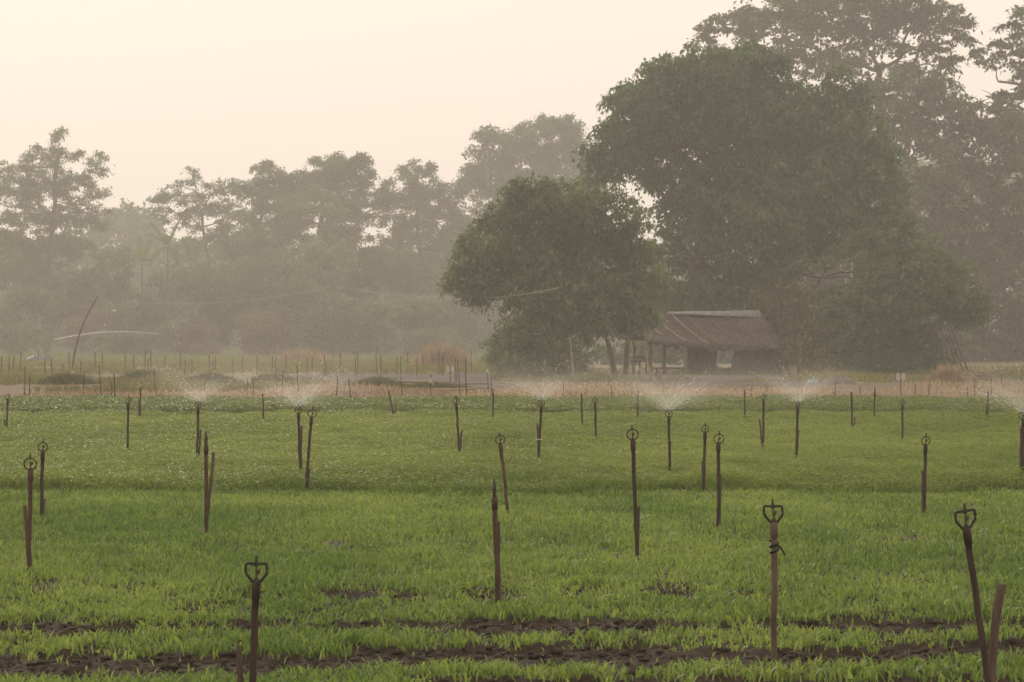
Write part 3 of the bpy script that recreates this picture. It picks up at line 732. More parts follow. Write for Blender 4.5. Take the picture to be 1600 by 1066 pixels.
# ------------------------------------------------------------------ the shed
D0 = 108.0
hut_o = np.array([P(1110, 585, D0)[0], D0, 0.0])
hut = thing("thatched_shed", hut_o, "low open shed with sagging brown thatched roof and a pale tin ridge under the trees", "shed")
def slab(b, TL, TR, BR, BL, nu=34, nv=14, th=.10, sag=.22):
    u, v = np.meshgrid(np.linspace(0, 1, nu), np.linspace(0, 1, nv))
    c = [np.asarray(q, float) for q in (TL, TR, BR, BL)]
    pts = ((1 - u)[..., None] * (1 - v)[..., None] * c[0] + u[..., None] * (1 - v)[..., None] * c[1] + u[..., None] * v[..., None] * c[2] + (1 - u)[..., None] * v[..., None] * c[3])
    pts[..., 2] -= sag * np.sin(np.pi * u) * np.sin(np.pi * np.clip(v, .1, .9)) + .16 * (fbm(u * 9 + 3, v * 6, 3) - .5) + .03 * (rng.random(u.shape) - .5)
    pts[-1, :, 2] -= .22 * rng.random(nu) ** 2
    pts[-1, :, 1] -= .08 * rng.random(nu)
    low = pts - np.array([0, 0, th])
    V = np.concatenate([pts.reshape(-1, 3), low.reshape(-1, 3)])
    n = nu * nv; fs = []
    for a in range(nv - 1):
        for q in range(nu - 1):
            k = a * nu + q
            fs.append([k, k + nu, k + nu + 1, k + 1]); fs.append([n + k, n + k + 1, n + k + nu + 1, n + k + nu])
    for q in range(nu - 1):
        fs.append([q, q + 1, n + q + 1, n + q]); k = (nv - 1) * nu + q; fs.append([k, n + k, n + k + 1, k + 1])
    for a in range(nv - 1):
        k = a * nu; fs.append([k, n + k, n + k + nu, k + nu]); k = a * nu + nu - 1; fs.append([k, k + nu, n + k + nu, n + k])
    b.add(V, fs)
    return pts
RTL, RTR, RBR, RBL = P(996, 491, 109.6), P(1190, 490, 109.6), P(1226, 544, 106.6), P(1012, 533, 106.6)
b = MB()
slab(b, RTL, RTR, RBR, RBL)
slab(b, RTL + [.02, .03, 0], P(975, 528, 112.6), P(1165, 534, 112.6), RTR + [.02, .03, 0], th=.10, sag=.02)
roof = b.build("thatch_roof", M['thatch'], hut, hut_o)
# ragged straw along the eave
b = MB()
for u in np.linspace(0, 1, 150):
    p = RBL + (RBR - RBL) * u
    q = p + np.array([.03 * rng.normal(), -.05 - .08 * rng.random(), -.06 - .12 * rng.random()])
    b.tube([p + [0, .15, .05], q], [.010, .004], 4, cap=False)
b.build("eave_straw", M['thatch'], roof, hut_o)
b = MB()
ra, rb = P(1042, 489.5, 109.5), P(1187, 487, 109.5)
rn = (rb - ra)
b.add([ra + [0, 0, .05], rb + [0, 0, .05], rb + [.06, -.33, -.25], ra + [.02, -.10, -.04], ra + [0, .15, .0], rb + [0, .3, -.05]], [[0, 1, 2, 3], [0, 4, 5, 1]])
ridge = b.build("ridge_sheet", M['tin'], roof, hut_o)
for o in (ridge,):
    s = o.modifiers.new("thickness", 'SOLIDIFY'); s.thickness = .012
def slope(u, v, lift=.07):
    p = RTL * (1 - u) * (1 - v) + RTR * u * (1 - v) + RBR * u * v + RBL * (1 - u) * v
    return p + np.array([0, -.03, lift])
for (u0, v0, u1, v1, pale) in ((.01, .0, .12, .80, 1), (.11, .05, .28, .98, 1), (.27, .08, .44, 1.04, 1), (.38, .12, .52, 1.04, 0), (.55, .2, .70, .95, 0), (.70, .12, .88, 1.0, 0), (.94, .05, 1.0, 1.0, 0), (.35, .18, .99, .55, 0), (.86, .98, .995, 1.0, 1)):
    b = MB()
    t = np.linspace(0, 1, 8)
    pts = np.array([slope(u0 + (u1 - u0) * k, v0 + (v1 - v0) * k, .06 - .08 * math.sin(math.pi * k) + .01 * rng.normal()) for k in t])
    b.tube(pts, .034 if pale else .030, 6)
    b.build("roof_pole", M['bamboo_pale'] if pale else M['stake'], roof, hut_o)
for (x, yt, yb, D, r) in ((1016, 534, 588, 106.9, .075), (1038, 536, 589, 106.9, .085), (1150, 538, 589, 106.9, .07), (1208, 541, 589, 106.9, .07), (990, 525, 586, 111.8, .06), (1075, 528, 586, 111.8, .06), (1160, 530, 586, 111.8, .06), (1100, 500, 586, 109.4, .07), (1183, 500, 586, 109.4, .07)):
    b = MB()
    a = P(x, yb, D); a[2] = -.1; c = P(x + rng.normal() * 1.5, yt, D)
    pts = np.linspace(a, c, 7); pts[1:-1] += rng.normal(0, .018, (5, 3)) * [1, 1, 0]
    b.tube(pts, r * np.linspace(1.08, .85, 7), 8)
    b.build("post", M['wood'], hut, hut_o, smooth=True)
# reed wall panels on the right half, leaving a gap between
def reed_panel(x0, x1, y0, y1, D, n):
    b = MB()
    for q in range(n):
        x = x0 + (x1 - x0) * (q + rng.random() * .6) / n
        a = P(x, y1, D); a[2] = max(a[2], .02); c = P(x + rng.normal() * 1.6, y0 + rng.normal() * 1.5, D)
        a[1] += rng.normal() * .03
        b.tube([a, (a + c) / 2 + rng.normal(0, .02, 3), c], .022 + .012 * rng.random(), 5, cap=False)
    return b.build("reed_wall", M['wood'], hut, hut_o)
reed_panel(1074, 1119, 537, 588, 107.6, 60)
reed_panel(1147, 1222, 542, 588, 107.5, 95)
b = MB()
p = P(1120, 578, 107.4); q = P(1150, 578, 107.4)
for k in range(26):
    a = P(1117 + 1.3 * k, 587, 107.45); a[2] = .02; c = P(1117 + 1.3 * k + rng.normal(), 574 + rng.normal() * 1.5 + (k > 20) * -18, 107.45)
    b.tube([a, c], .03, 5, cap=False)
b.build("reed_wall", M['wood'], hut, hut_o)

def plank_thing(name, label, cat, D, boxes, m, origin_px):
    o = P(origin_px[0], origin_px[1], D); o[2] = 0
    root = thing(name, o, label, cat)
    for (pn, x0, x1, y0, y1, dep, dy) in boxes:
        b = MB()
        a = P(x0, y0, D + dy); c = P(x1, y1, D + dy)
        if y1 > 583: c[2] = 0.0
        b.box((a + c) / 2, [abs(c[0] - a[0]) / 2, 0, 0], [0, dep / 2, 0], [0, 0, abs(a[2] - c[2]) / 2])
        b.build(pn, m, root, o)
    return root
plank_thing("bench", "long wooden bench with a pale edge between the shed posts", "bench", 107.6,
            [("seat", 1021, 1071, 574, 577, .5, 0), ("leg", 1025, 1028, 577, 588, .06, -.2), ("leg", 1064, 1067, 577, 588, .06, -.2), ("leg", 1025, 1028, 577, 588, .06, .2), ("leg", 1064, 1067, 577, 588, .06, .2)], M['wood'], (1046, 588))
plank_thing("table", "small dark wooden table just outside the shed's left end", "table", 106.2,
            [("tabletop", 985, 1012, 562, 565.5, .5, 0), ("leg", 988, 991, 565.5, 590, .07, -.2), ("leg", 998, 1001, 565.5, 590, .07, .2), ("leg", 1008, 1011, 565.5, 590, .07, -.2)], M['wood'], (998, 590))
b = MB()
o = P(1001, 560, 106.2)
for k in range(9):
    a = o + np.array([-.32 + .05 * rng.random(), .1 * rng.normal(), .03 * k * .5]); c = a + np.array([.5, .05 * rng.normal(), .03 * rng.normal()])
    b.tube([a - [0, 0, .01], c], .022, 6)
tag(b.build("firewood_bundle", M['wood'], origin=o), "bundle of sticks lying on the small dark table", "firewood")
# sacking hung in the gap and on the right wall
def hanging(name, label, D, pts_top, pts_bot, m):
    b = MB()
    n = 9; t = np.linspace(0, 1, n)
    top = np.array([P(pts_top[0][0] + (pts_top[1][0] - pts_top[0][0]) * k, pts_top[0][1] + (pts_top[1][1] - pts_top[0][1]) * k, D) for k in t])
    bot = np.array([P(pts_bot[0][0] + (pts_bot[1][0] - pts_bot[0][0]) * k, pts_bot[0][1] + (pts_bot[1][1] - pts_bot[0][1]) * k, D) for k in t])
    rows = []
    for v in np.linspace(0, 1, 8):
        r = top * (1 - v) + bot * v
        r[:, 1] += .05 * np.sin(t * 14 + v * 3) - .02
        rows.append(r)
    V = np.concatenate(rows); fs = [[a * n + q, (a + 1) * n + q, (a + 1) * n + q + 1, a * n + q + 1] for a in range(7) for q in range(n - 1)]
    b.add(V, fs)
    oo = (top[0] + top[-1]) / 2
    ob = b.build(name, m, origin=oo, smooth=True)
    s = ob.modifiers.new("thickness", 'SOLIDIFY'); s.thickness = .01
    return tag(ob, label, "cloth")
hanging("hanging_sack", "grey sacking draped over a stick in front of the shed's right wall", 105.5, ((1168, 579), (1181, 581)), ((1178, 610), (1184, 610)), M['cloth'])

# leaning trunks and poles by the shed
def pole(name, label, cat, D, pts, r0, r1, m, group=None, ground=True, sides=7):
    q = np.array([P(x, y, D) for x, y in pts])
    if ground: q[0][2] = min(q[0][2], 0) - .05
    t = np.linspace(0, 1, len(q)); tt = np.linspace(0, 1, 9)
    if len(q) == 3:
        pp = np.stack([np.polyval(np.polyfit(t, q[:, k], 2), tt) for k in range(3)], 1)
    else:
        pp = np.stack([np.interp(tt, t, q[:, k]) for k in range(3)], 1)
    b = MB(); b.tube(pp, np.linspace(r0, r1, 9), sides)
    o = np.array([pp[0][0], D, 0.0]) if ground else pp[0]
    return tag(b.build(name, m, origin=o, smooth=True), label, cat, group)
pole("bare_tree", "dark bare trunk leaning left at the left end of the shed", "tree trunk", 104, [(961, 592), (955, 555), (945, 520)], .13, .09, M['bark'])
pole("bare_tree", "upright dark bare trunk close left of the shed's small table", "tree trunk", 104.5, [(977, 592), (979, 555), (981, 518)], .12, .08, M['bark'])
pole("bamboo_pole", "pale leaning bamboo pole below the rounded tree", "pole", 92, [(899, 610), (890, 524)], .045, .035, M['bamboo_pale'])
pole("bamboo_pole", "pale bamboo pole leaning against the shed eave by the table", "pole", 94, [(1023, 605), (1006, 545)], .035, .03, M['bamboo_pale'])
pole("bamboo_pole", "long thin bent bamboo pole standing on the far left plot", "pole", 124, [(113, 579), (125, 520), (153, 463)], .055, .025, M['stake_dark'])
pole("bamboo_pole", "short pale leaning pole in front of the far left shrubs", "pole", 150, [(536, 572), (530, 540), (517, 510)], .05, .04, M['bamboo_pale'])
pole("tree_stump", "pale straight sawn trunk right of the shed", "stump", 100, [(1241, 592), (1240, 572)], .11, .12, M['bamboo_pale'])
for k, (x0, x1, yt) in enumerate(((1492, 1470, 512), (1500, 1474, 508), (1508, 1480, 512), (1516, 1484, 510), (1484, 1462, 520))):
    pole("leaning_pole", ("leftmost", "fourth", "middle", "rightmost", "shortest")[(1, 2, 3, 4, 0)[k] if False else k] + " of the five grey poles leaning together at the right of the spreading tree" if False else
         ("grey pole leaning second from left against the spreading tree's right side", "grey pole leaning in the middle against the spreading tree's right side", "grey pole leaning second from right against the spreading tree's right side",
          "grey pole leaning outermost at the right of the spreading tree", "grey pole leaning innermost under the spreading tree's right side")[k], "pole", 109 + k * .12, [(x0, 586), (x1, yt)], .05, .035, M['wood'], "poles leaning at the right of the spreading tree")

# cables
def cable(label, D0_, D1_, pts):
    q = np.array([P(x, y, D0_ + (D1_ - D0_) * k / (len(pts) - 1)) for k, (x, y) in enumerate(pts)])
    t = np.linspace(0, 1, len(q)); tt = np.linspace(0, 1, 40)
    pp = np.stack([np.polyval(np.polyfit(t, q[:, k], 2), tt) for k in range(3)], 1)
    b = MB(); b.tube(pp, .010, 5)
    tag(b.build("cable", M['cable'], origin=pp[0]), label, "cable")
cable("pale cable rising from the left shrubs to a slim post at mid tree line", 172, 118, [(160, 470), (330, 473), (520, 448)])
cable("pale sagging cable strung from the slim post to the rounded tree", 118, 88, [(520, 448), (705, 466), (872, 450)])
pole("slim_post", "slim grey post carrying the sagging cables before the far left trees", "post", 118, [(521, 580), (520, 446)], .009, .007, M['bamboo_pale'])

# arched pipe and blue sheets
def arc_pipe(label, D, pts, r, m):
    q = np.array([P(x, y, D) for x, y in pts]); t = np.linspace(0, 1, len(q)); tt = np.linspace(0, 1, 30)
    pp = np.stack([np.polyval(np.polyfit(t, q[:, k], min(3, len(q) - 1)), tt) for k in range(3)], 1)
    b = MB(); b.tube(pp, r, 8)
    return tag(b.build("plastic_pipe", m, origin=pp[0], smooth=True), label, "pipe")
arc_pipe("pale blue plastic pipe arching over the far left plot", 168, [(85, 531), (130, 523), (180, 519), (250, 522)], .04, M['pvc'])
arc_pipe("pale pipe lying along the upper right edge", 118, [(1508, 578), (1560, 577), (1660, 578)], .05, M['pvc'])
arc_pipe("grey pipe lying just below the upper right pale pipe", 113, [(1516, 583), (1580, 582.5), (1660, 583)], .05, M['tarp_grey'])
def ground_pipe(label, x0, y0, x1, y1, r=.04, m='bamboo_pale'):
    a = P(x0, y0, depth(y0)); c = P(x1, y1, depth(y1)); a[2] = c[2] = r + .004
    b = MB(); b.tube(np.linspace(a, c, 5), r, 6)
    tag(b.build("irrigation_pipe", M[m], origin=a), label, "pipe")
ground_pipe("pale pipe lying along the front of the dark tilled plot, left piece", 608, 598, 668, 599.5, .05)
ground_pipe("thin pale pipe lying just in front of the left piece on the tilled plot", 618, 602.5, 664, 602, .03)
ground_pipe("pale pipe lying on the tilled plot between the white tags", 700, 602, 764, 601, .035)
ground_pipe("pale pipe lying at the tilled plot's front right corner", 690, 612, 768, 607.5, .03)

def crumple(name, label, D, x0, x1, y0, y1, m, seed, h=.35):
    b = MB()
    nu, nv = 16, 7
    a = P(x0, y1, D); c = P(x1, y1, D)
    u, v = np.meshgrid(np.linspace(0, 1, nu), np.linspace(-1, 1, nv))
    X = a[0] + (c[0] - a[0]) * u; Y = D + v * .8
    hz = (y1 - y0) * D / F
    Z = .01 + hz * np.clip(1 - v ** 2, 0, 1) * (fbm(u * 4 + seed, v * 2 + seed, 3) ** 1.5) * 1.3 * np.sin(np.pi * np.clip(u, .04, .96))
    V = np.stack([X, Y, Z], -1).reshape(-1, 3)
    fs = [[p * nu + q, p * nu + q + 1, (p + 1) * nu + q + 1, (p + 1) * nu + q] for p in range(nv - 1) for q in range(nu - 1)]
    b.add(V, fs)
    o = np.array([(a[0] + c[0]) / 2, D, 0])
    return tag(b.build(name, m, origin=o), label, "tarpaulin")
crumple("tarpaulin", "crumpled blue tarpaulin on the ground right of the spraying sprinkler", 86, 1258, 1284, 596, 608, M['tarp'], 3)
crumple("tarpaulin", "crumpled dull brown tarpaulin heaped beside the blue one", 85, 1278, 1340, 592, 609, M['tarp_dull'], 8)
crumple("tarpaulin", "flat pale blue tarpaulin behind the white disc tag", 88, 1390, 1430, 601, 608, M['tarp'], 5)
crumple("tarpaulin", "dull blue sheet at the foot of the left trees", 172, 34, 90, 524, 546, M['tarp_grey'], 1)
pole("plank", "pale plank sticking up left from the blue tarpaulin", "plank", 86, [(1288, 600), (1262, 588)], .025, .02, M['bamboo_pale'], ground=False)
pole("plank", "pale plank lying beside the dull brown tarpaulin", "plank", 84, [(1340, 608), (1315, 600)], .03, .025, M['bamboo_pale'], ground=False)
pole("plank", "reddish plank lying flat before the dull brown tarpaulin", "plank", 82, [(1312, 608.8), (1348, 610.2)], .05, .05, M['clay'], ground=False)
pole("plank", "long pale plank lying behind the crop beside the white disc tag", "plank", 84, [(1375, 607), (1450, 611)], .03, .03, M['bamboo_pale'], ground=False)

# ------------------------------------------------------------------ sprinkler risers
def unit(v): return v / (np.linalg.norm(v) + 1e-9)
def riser(xt, yt, xb, yb, kind, label, stake=None, yaw=0.0, m='pipe', crop=.08, r=.014, tie=None):
    """a riser pipe from its foot to the nozzle tip; kind: 'frame' (angular), 'ring' (round), 'edge' (ring seen edge on), 'none'"""
    D = depth(yb, crop)
    A = P(xb, yb, D); T = P(xt, yt, D)
    u = unit(T - A)
    z0 = float(gz(np.array([A[0]]), np.array([D]))[0]) - .06
    foot = A - u * (A[2] - z0) / u[2]
    org = foot.copy()
    root = thing("sprinkler_riser", org, label, "sprinkler", "sprinkler risers in the crop")
    hl = .098 if kind != 'none' else 0
    neck = T - u * hl
    b = MB()
    n = 10
    pts = np.linspace(foot, neck, n); pts[1:-1] += rng.normal(0, .0022, (n - 2, 3))
    rad = np.full(n, r); rad[0] *= 1.0
    if kind != 'none':
        c0 = neck - u * .062
        pts = np.vstack([pts[pts @ u < (c0 @ u) - .01], c0 - u * .002, c0, neck - u * .012, neck])
        rad = np.concatenate([np.full(len(pts) - 4, r), [r, r * 1.22, r * 1.28, r * 1.08]])
    b.tube(pts, rad, 10)
    b.build("pipe", M[m], root, org, smooth=True)
    if kind != 'none':
        th = yaw if kind != 'edge' else 1.45
        h = np.array([math.cos(th), math.sin(th), 0]); h = unit(h - u * (h @ u))
        hb = MB()
        rw = .0385 * rng.uniform(.9, 1.1)
        u = unit(u + h * rng.normal(0, .05))
        if kind == 'frame':
            prof = [(-.010, -.004), (-.018, .006), (-.034, .026), (-.0395, .036), (-.040, .044), (-.0375, .066), (-.034, .069), (-.012, .068), (.012, .068), (.034, .069), (.0375, .066), (.040, .044), (.0395, .036), (.034, .026), (.018, .006), (.010, -.004)]
            pp = np.array([neck + h * a + u * c for a, c in prof])
            hb.tube(pp, .0062, 6)
            hb.tube([neck + u * .058, neck + u * .074, neck + u * .080, neck + u * .098], [.009, .009, .0055, .0045], 7)
        else:
            t = np.linspace(-.42 * np.pi, 1.42 * np.pi, 22)
            cy = .036
            pp = np.array([neck + h * math.cos(a) * rw * .93 + u * (cy + .034 * math.sin(a)) for a in t])
            hb.tube(pp, .0048, 6)
            hb.tube([neck + u * .064, neck + u * .076, neck + u * .082, neck + u * .098], [.008, .008, .005, .004], 7)
        hb.tube([neck - u * .004, neck + u * .012, neck + u * .017], [.012, .010, .006], 8)
        head = hb.build("sprinkler_head", M['head'], root, org, smooth=True)
        sb = MB()
        sb.tube([neck + u * .014, neck + u * .032, neck + u * .058], [.004, .0048, .0035], 6)
        k = h * .7 + np.cross(u, h) * .3
        sb.tube([neck + u * .026, neck + u * .036 + k * .012, neck + u * .050 + k * .019], [.004, .0065, .003], 6)
        sb.build("spinner", M['spin'], head, org, smooth=True)
    if stake:
        (sx, sy, ex, ey) = stake
        a = P(ex, ey, D); t = P(sx, sy, D)
        a[1] += .03; t[1] += .03
        su = unit(t - a); a = a - su * (a[2] - z0) / su[2]
        b2 = MB()
        pts = np.linspace(a, t, 6); pts[1:-1] += rng.normal(0, .003, (4, 3))
        tq = np.linspace(0, 1, 25); pts = np.stack([np.interp(tq, np.linspace(0, 1, 6), pts[:, q]) for q in range(3)], 1)
        rr_ = np.full(25, r * .85); rr_[3::7] *= 1.18; rr_[-1] *= .8
        b2.tube(pts, rr_, 7)
        b2.build("support_stake", M['stake'], root, org, smooth=True)
    if tie is not None:
        tp = A + (T - A) * tie
        b3 = MB()
        t = np.linspace(0, 4 * np.pi, 30)
        e1 = unit(np.cross(u, [0, 1, 0])); e2 = np.cross(u, e1)
        b3.tube(np.array([tp + (e1 * math.cos(a) + e2 * math.sin(a)) * r * 1.25 + u * (a * .004 - .03) for a in t]), .006, 5)
        b3.tube([tp + e1 * -r * 1.0, tp - e1 * .03 - u * .015, tp - e1 * .045 - u * .045][::1], [.006, .005, .004], 5)
        b3.build("tie", M['tie'], root, org)
    return T

RS = [
 (402, 868, 394, 1092, 'frame', "nearest sprinkler riser, angular black head, cut by the bottom edge at left", (373, 1010, 374, 1092), .15, 'pipe', None),
 (1504, 787, 1544, 1060, 'frame', "tall dark sprinkler riser leaning left beside a bent bamboo stake, lower right corner", None, .1, 'pipe', None),
 (1209, 780, 1210, 1020, 'frame', "upright sprinkler riser with a black tie around its upper part, right of centre front", None, -.05, 'stake', .70),
 (772, 748, 777, 930, 'edge', "rusty upright riser in the front bed, its head turned edge on, just left of centre", (778, 815, 779, 925), 0, 'pipe_red', None),
 (988, 664, 995, 857, 'ring', "tall dark sprinkler riser with round ring head, right of the centre of the field", (998, 792, 996, 850), .1, 'pipe', None),
 (48, 709, 46, 880, 'ring', "reddish ring-headed riser tied to a pale stake near the left edge", (37, 790, 44, 872), .1, 'pipe_red', None),
 (67, 686, 65, 803, 'ring', "ring-headed riser just behind the reddish tied riser near the left edge", (68, 780, 66, 800), .0, 'pipe', None),
 (322, 674, 322, 823, 'edge', "riser with edge-on pointed head and a slanted stake behind it, left part of the field", (333, 707, 326, 790), 0, 'pipe_red', None),
 (466, 631, 469, 735, 'ring', "spraying ring-headed riser standing close to a thin parallel stake, left of centre", (471, 665, 470, 733), -.1, 'pipe', None),
 (488, 636, 479, 747, 'ring', "leaning ring-headed riser right of a spraying one", (483, 732, 481, 747), .2, 'pipe', None),
 (310, 624, 308, 715, 'ring', "spraying ring-headed riser on the left, before the grassy tussocks", (313, 672, 310, 710), .0, 'pipe', None),
 (200.5, 618, 199, 702, 'ring', "thin ring-headed riser standing alone in the upper left of the crop", None, .0, 'pipe', None),
 (12.5, 614, 10.5, 667, 'ring', "small far riser with a ring head at the left edge of the crop", (6, 657, 7.5, 668), .1, 'pipe', None),
 (712, 618, 718, 706, 'ring', "slightly leaning ring-headed riser with a short stake at its right foot, above centre", (722, 673, 718, 704), .1, 'pipe', None),
 (780, 675, 793, 793, 'ring', "reddish ring-headed riser leaning left, behind the rusty edge-on riser", None, .2, 'pipe_red', None),
 (846.5, 621, 841.5, 717, 'ring', "spraying ring-headed riser with a white band on its side stake, at centre", (839.5, 662, 842, 716), .0, 'pipe', None),
 (929.5, 617.5, 931, 687, 'ring', "ring-headed riser with a thick grey lower half, right of the spraying one at centre", (931, 640, 931, 685), .1, 'pipe', None),
 (1045, 637, 1046, 732, 'ring', "spraying ring-headed riser directly in front of the shed's bench", (1048, 690, 1047, 730), .0, 'pipe', None),
 (1102, 660, 1100, 748, 'ring', "ring-headed riser left of a nearer twin, short grey stake at its left foot", (1098, 721, 1099, 746), .1, 'pipe', None),
 (1122.5, 673, 1122.5, 812, 'ring', "ring-headed riser with reddish middle and dark lower splint, right of its farther twin", (1126, 742, 1124, 806), .0, 'pipe', None),
 (1193.5, 613, 1192, 699, 'ring', "thin riser with a small stake leaning into it from the left, below the grey sacking", (1187, 655, 1191, 695), .5, 'pipe', None),
 (1247, 624.5, 1244, 716, 'ring', "spraying dark riser with narrow head, before the blue tarpaulin", (1248, 672, 1246, 700), .9, 'pipe', None),
 (1446.5, 677, 1444, 790, 'ring', "ring-headed riser with a thick splint on its left lower half, right side of the field", (1442, 736, 1442.5, 788), .0, 'pipe', None),
 (1599, 640, 1597.5, 740, 'ring', "thick spraying riser cut by the right edge", (1596, 668, 1596, 738), .0, 'pipe', None),
 (1410, 622, 1410, 686, 'ring', "small ring-headed riser in line below the white disc tag", None, .0, 'pipe', None),
 (1330.5, 613, 1331.5, 669, 'none', "headless dark riser with a short twig at its right foot, upper right of the crop", (1336, 652, 1335, 667), 0, 'stake_dark', None),
 (1367, 603, 1366, 652, 'ring', "short dark riser left of the white disc tag, top of the crop", None, 1.2, 'pipe', None),
 (908.5, 615, 910, 667, 'none', "plain headless riser left of the ring-headed one with thick grey lower half", None, 0, 'stake_dark', None),
 (997.5, 610, 996, 655, 'none', "plain post with a thicker grey foot, above the tall ring-headed riser right of centre", (996, 634, 996, 654), 0, 'pipe_red', None),
 (1163.5, 610, 1164, 653, 'none', "plain straight stake at the crop's far edge before the grey sacking", None, 0, 'stake_dark', None),
 (410.5, 615, 411.5, 657, 'none', "plain thick stake with wider top, at the far crop edge left of a spraying riser", None, 0, 'stake_dark', None),
 (607, 610, 615, 648, 'none', "short thick crooked stake at the far crop edge", (618, 633, 616, 648), 0, 'stake_dark', None),
 (219.5, 606, 219, 650, 'none', "double stake at the far crop edge, upper left", (216, 625, 217, 648), 0, 'stake_dark', None),
 (770.5, 606, 770.5, 652, 'ring', "dark riser with small narrow head at the crop's far edge, before the rounded tree's bush", None, 1.0, 'pipe', None),
 (1543.5, 612, 1543.5, 652, 'none', "stake with a thick splint on its foot at the far right of the crop", (1542, 635, 1542, 651), 0, 'stake_dark', None),
]
heads = {}
for (xt, yt, xb, yb, kind, lab, stake, yaw, m, tie) in RS:
    cr = .08 if yb > 770 else .14
    heads[xt] = riser(xt, yt, xb, yb, kind, lab, stake, yaw, m, cr, r=.0135 if yb > 800 else .0135, tie=tie)
# bamboo stake lower right
D = depth(1060, .06)
pole("bamboo_stake", "bent pale bamboo stake crossing the foot of the leaning riser, lower right corner", "stake", D, [(1548, 1066), (1554, 985), (1566, 912)], .017, .019, M['stake'])
# white band on the side stake at centre
# ------------------------------------------------------------------ far stakes
FAR = [(2.5, 556, 2, 584), (15, 556, 13.5, 584), (22, 555, 20.6, 583), (33, 550, 30, 586), (39.7, 572, 38.8, 618), (46.4, 588, 45.6, 634), (60, 545, 60, 566), (70.5, 560, 69.5, 590), (80.5, 560, 80, 591),
 (98, 569, 98, 594), (108, 549, 108, 574), (126.6, 564, 126.6, 591), (132, 582, 130, 631), (149, 550, 149, 579), (155.6, 571, 158, 634), (160, 552, 160, 580), (174.7, 597, 175.5, 636), (178, 584, 180.6, 638),
 (195.7, 555, 195.7, 582), (209, 554, 209, 581), (228, 547, 225, 592), (231.5, 560, 231.5, 582), (236, 547, 236, 582), (241.6, 574, 242, 619), (258, 554, 258, 576),
 (282, 552, 282, 576), (289, 563, 289, 586), (300, 561, 300, 584), (327, 555, 327, 583), (333, 564, 333, 585), (336.6, 557, 336.6, 584), (364, 561.5, 364, 590), (320, 587, 320, 612), (379, 555, 379, 583),
 (402, 556, 401.5, 585), (395.6, 590, 395.6, 634), (387, 592, 387, 618), (426, 557, 425.5, 583), (430.7, 558, 430.7, 588), (447, 555, 447, 583), (442, 577, 442, 613), (464, 570.5, 467, 625), (480, 559, 479.6, 586),
 (488, 558, 488, 580), (507, 555, 507, 588), (510, 565, 510, 588), (526.8, 587, 526.4, 629), (545, 592, 548.5, 633), (531.6, 551, 532.5, 582), (555, 557.6, 556, 589), (559, 553, 559, 585), (587, 555, 591, 587), (595, 555, 595, 594),
 (621, 557.6, 621, 585), (626, 557, 625.5, 587), (627, 589, 628, 632), (637, 549.6, 637, 576), (652, 559, 651, 587), (661, 553, 661, 576), (686, 548, 686, 583), (692, 557, 691.5, 587), (673, 585, 673, 628),
 (703.6, 574, 703, 601), (711.6, 560, 711.6, 599), (715, 562, 714, 598), (718, 581, 718, 621), (727.7, 560, 729, 631), (735.7, 546, 736.6, 583), (760.6, 578, 764, 617), (768, 585, 768, 620),
 (955, 601, 957, 637), (1173.6, 605, 1173.6, 633), (1198, 594, 1198, 618), (1407, 592, 1408, 625), (1452, 591.5, 1452, 622), (1430, 600, 1430, 622), (1343.6, 600, 1343.6, 617), (1512, 603, 1512, 622), (1523.7, 592, 1521.4, 634), (1549, 591, 1549, 616),
 (1565, 585, 1565, 608), (880, 595, 880, 626), (1305, 596, 1305, 618)]
words = ["first", "second", "third", "fourth", "fifth", "sixth", "seventh", "eighth", "ninth", "tenth", "eleventh", "twelfth", "thirteenth", "fourteenth", "fifteenth", "sixteenth", "seventeenth", "eighteenth", "nineteenth", "twentieth",
         "twenty-first", "twenty-second", "twenty-third", "twenty-fourth", "twenty-fifth", "twenty-sixth", "twenty-seventh", "twenty-eighth", "twenty-ninth", "thirtieth"]
def zone(x, yb):
    if x > 800: return "right of the rounded tree"
    if yb >= 605: return "on the reddish strip"
    if x < 265: return "below the feathery tree"
    if x < 520: return "left of the leaning pale pole"
    return "by the dark tilled plot"
cnt = {}
for (xt, yt, xb, yb) in sorted(FAR, key=lambda q: q[0]):
    z = zone(xt, yb); cnt[z] = cnt.get(z, 0) + 1
    lean = "leaning " if abs(xt - xb) > 1.6 else "upright "
    size = "tall " if (yb - yt) > 36 else ("short " if (yb - yt) < 24 else "")
    lab = f"{size}{lean}thin stake, {words[cnt[z] - 1]} from the left of those {z}"
    Dp = depth(yb)
    b = MB()
    a = P(xb, yb, Dp); t = P(xt, yt, Dp); a[2] = -.05
    pts = np.linspace(a, t, 6); pts[1:-1] += rng.normal(0, .006, (4, 3))
    r = .017 * Dp / 80 * (1.35 if xt in (727.7, 526.8, 545, 178, 464) else 1.0)
    b.tube(pts, r * np.array([1, 1, .95, .95, .9, .85]), 6)
    o = np.array([a[0], Dp, 0.0])
    tag(b.build("stake", M['stake_dark'], origin=o), lab, "stake", "thin stakes beyond the crop")

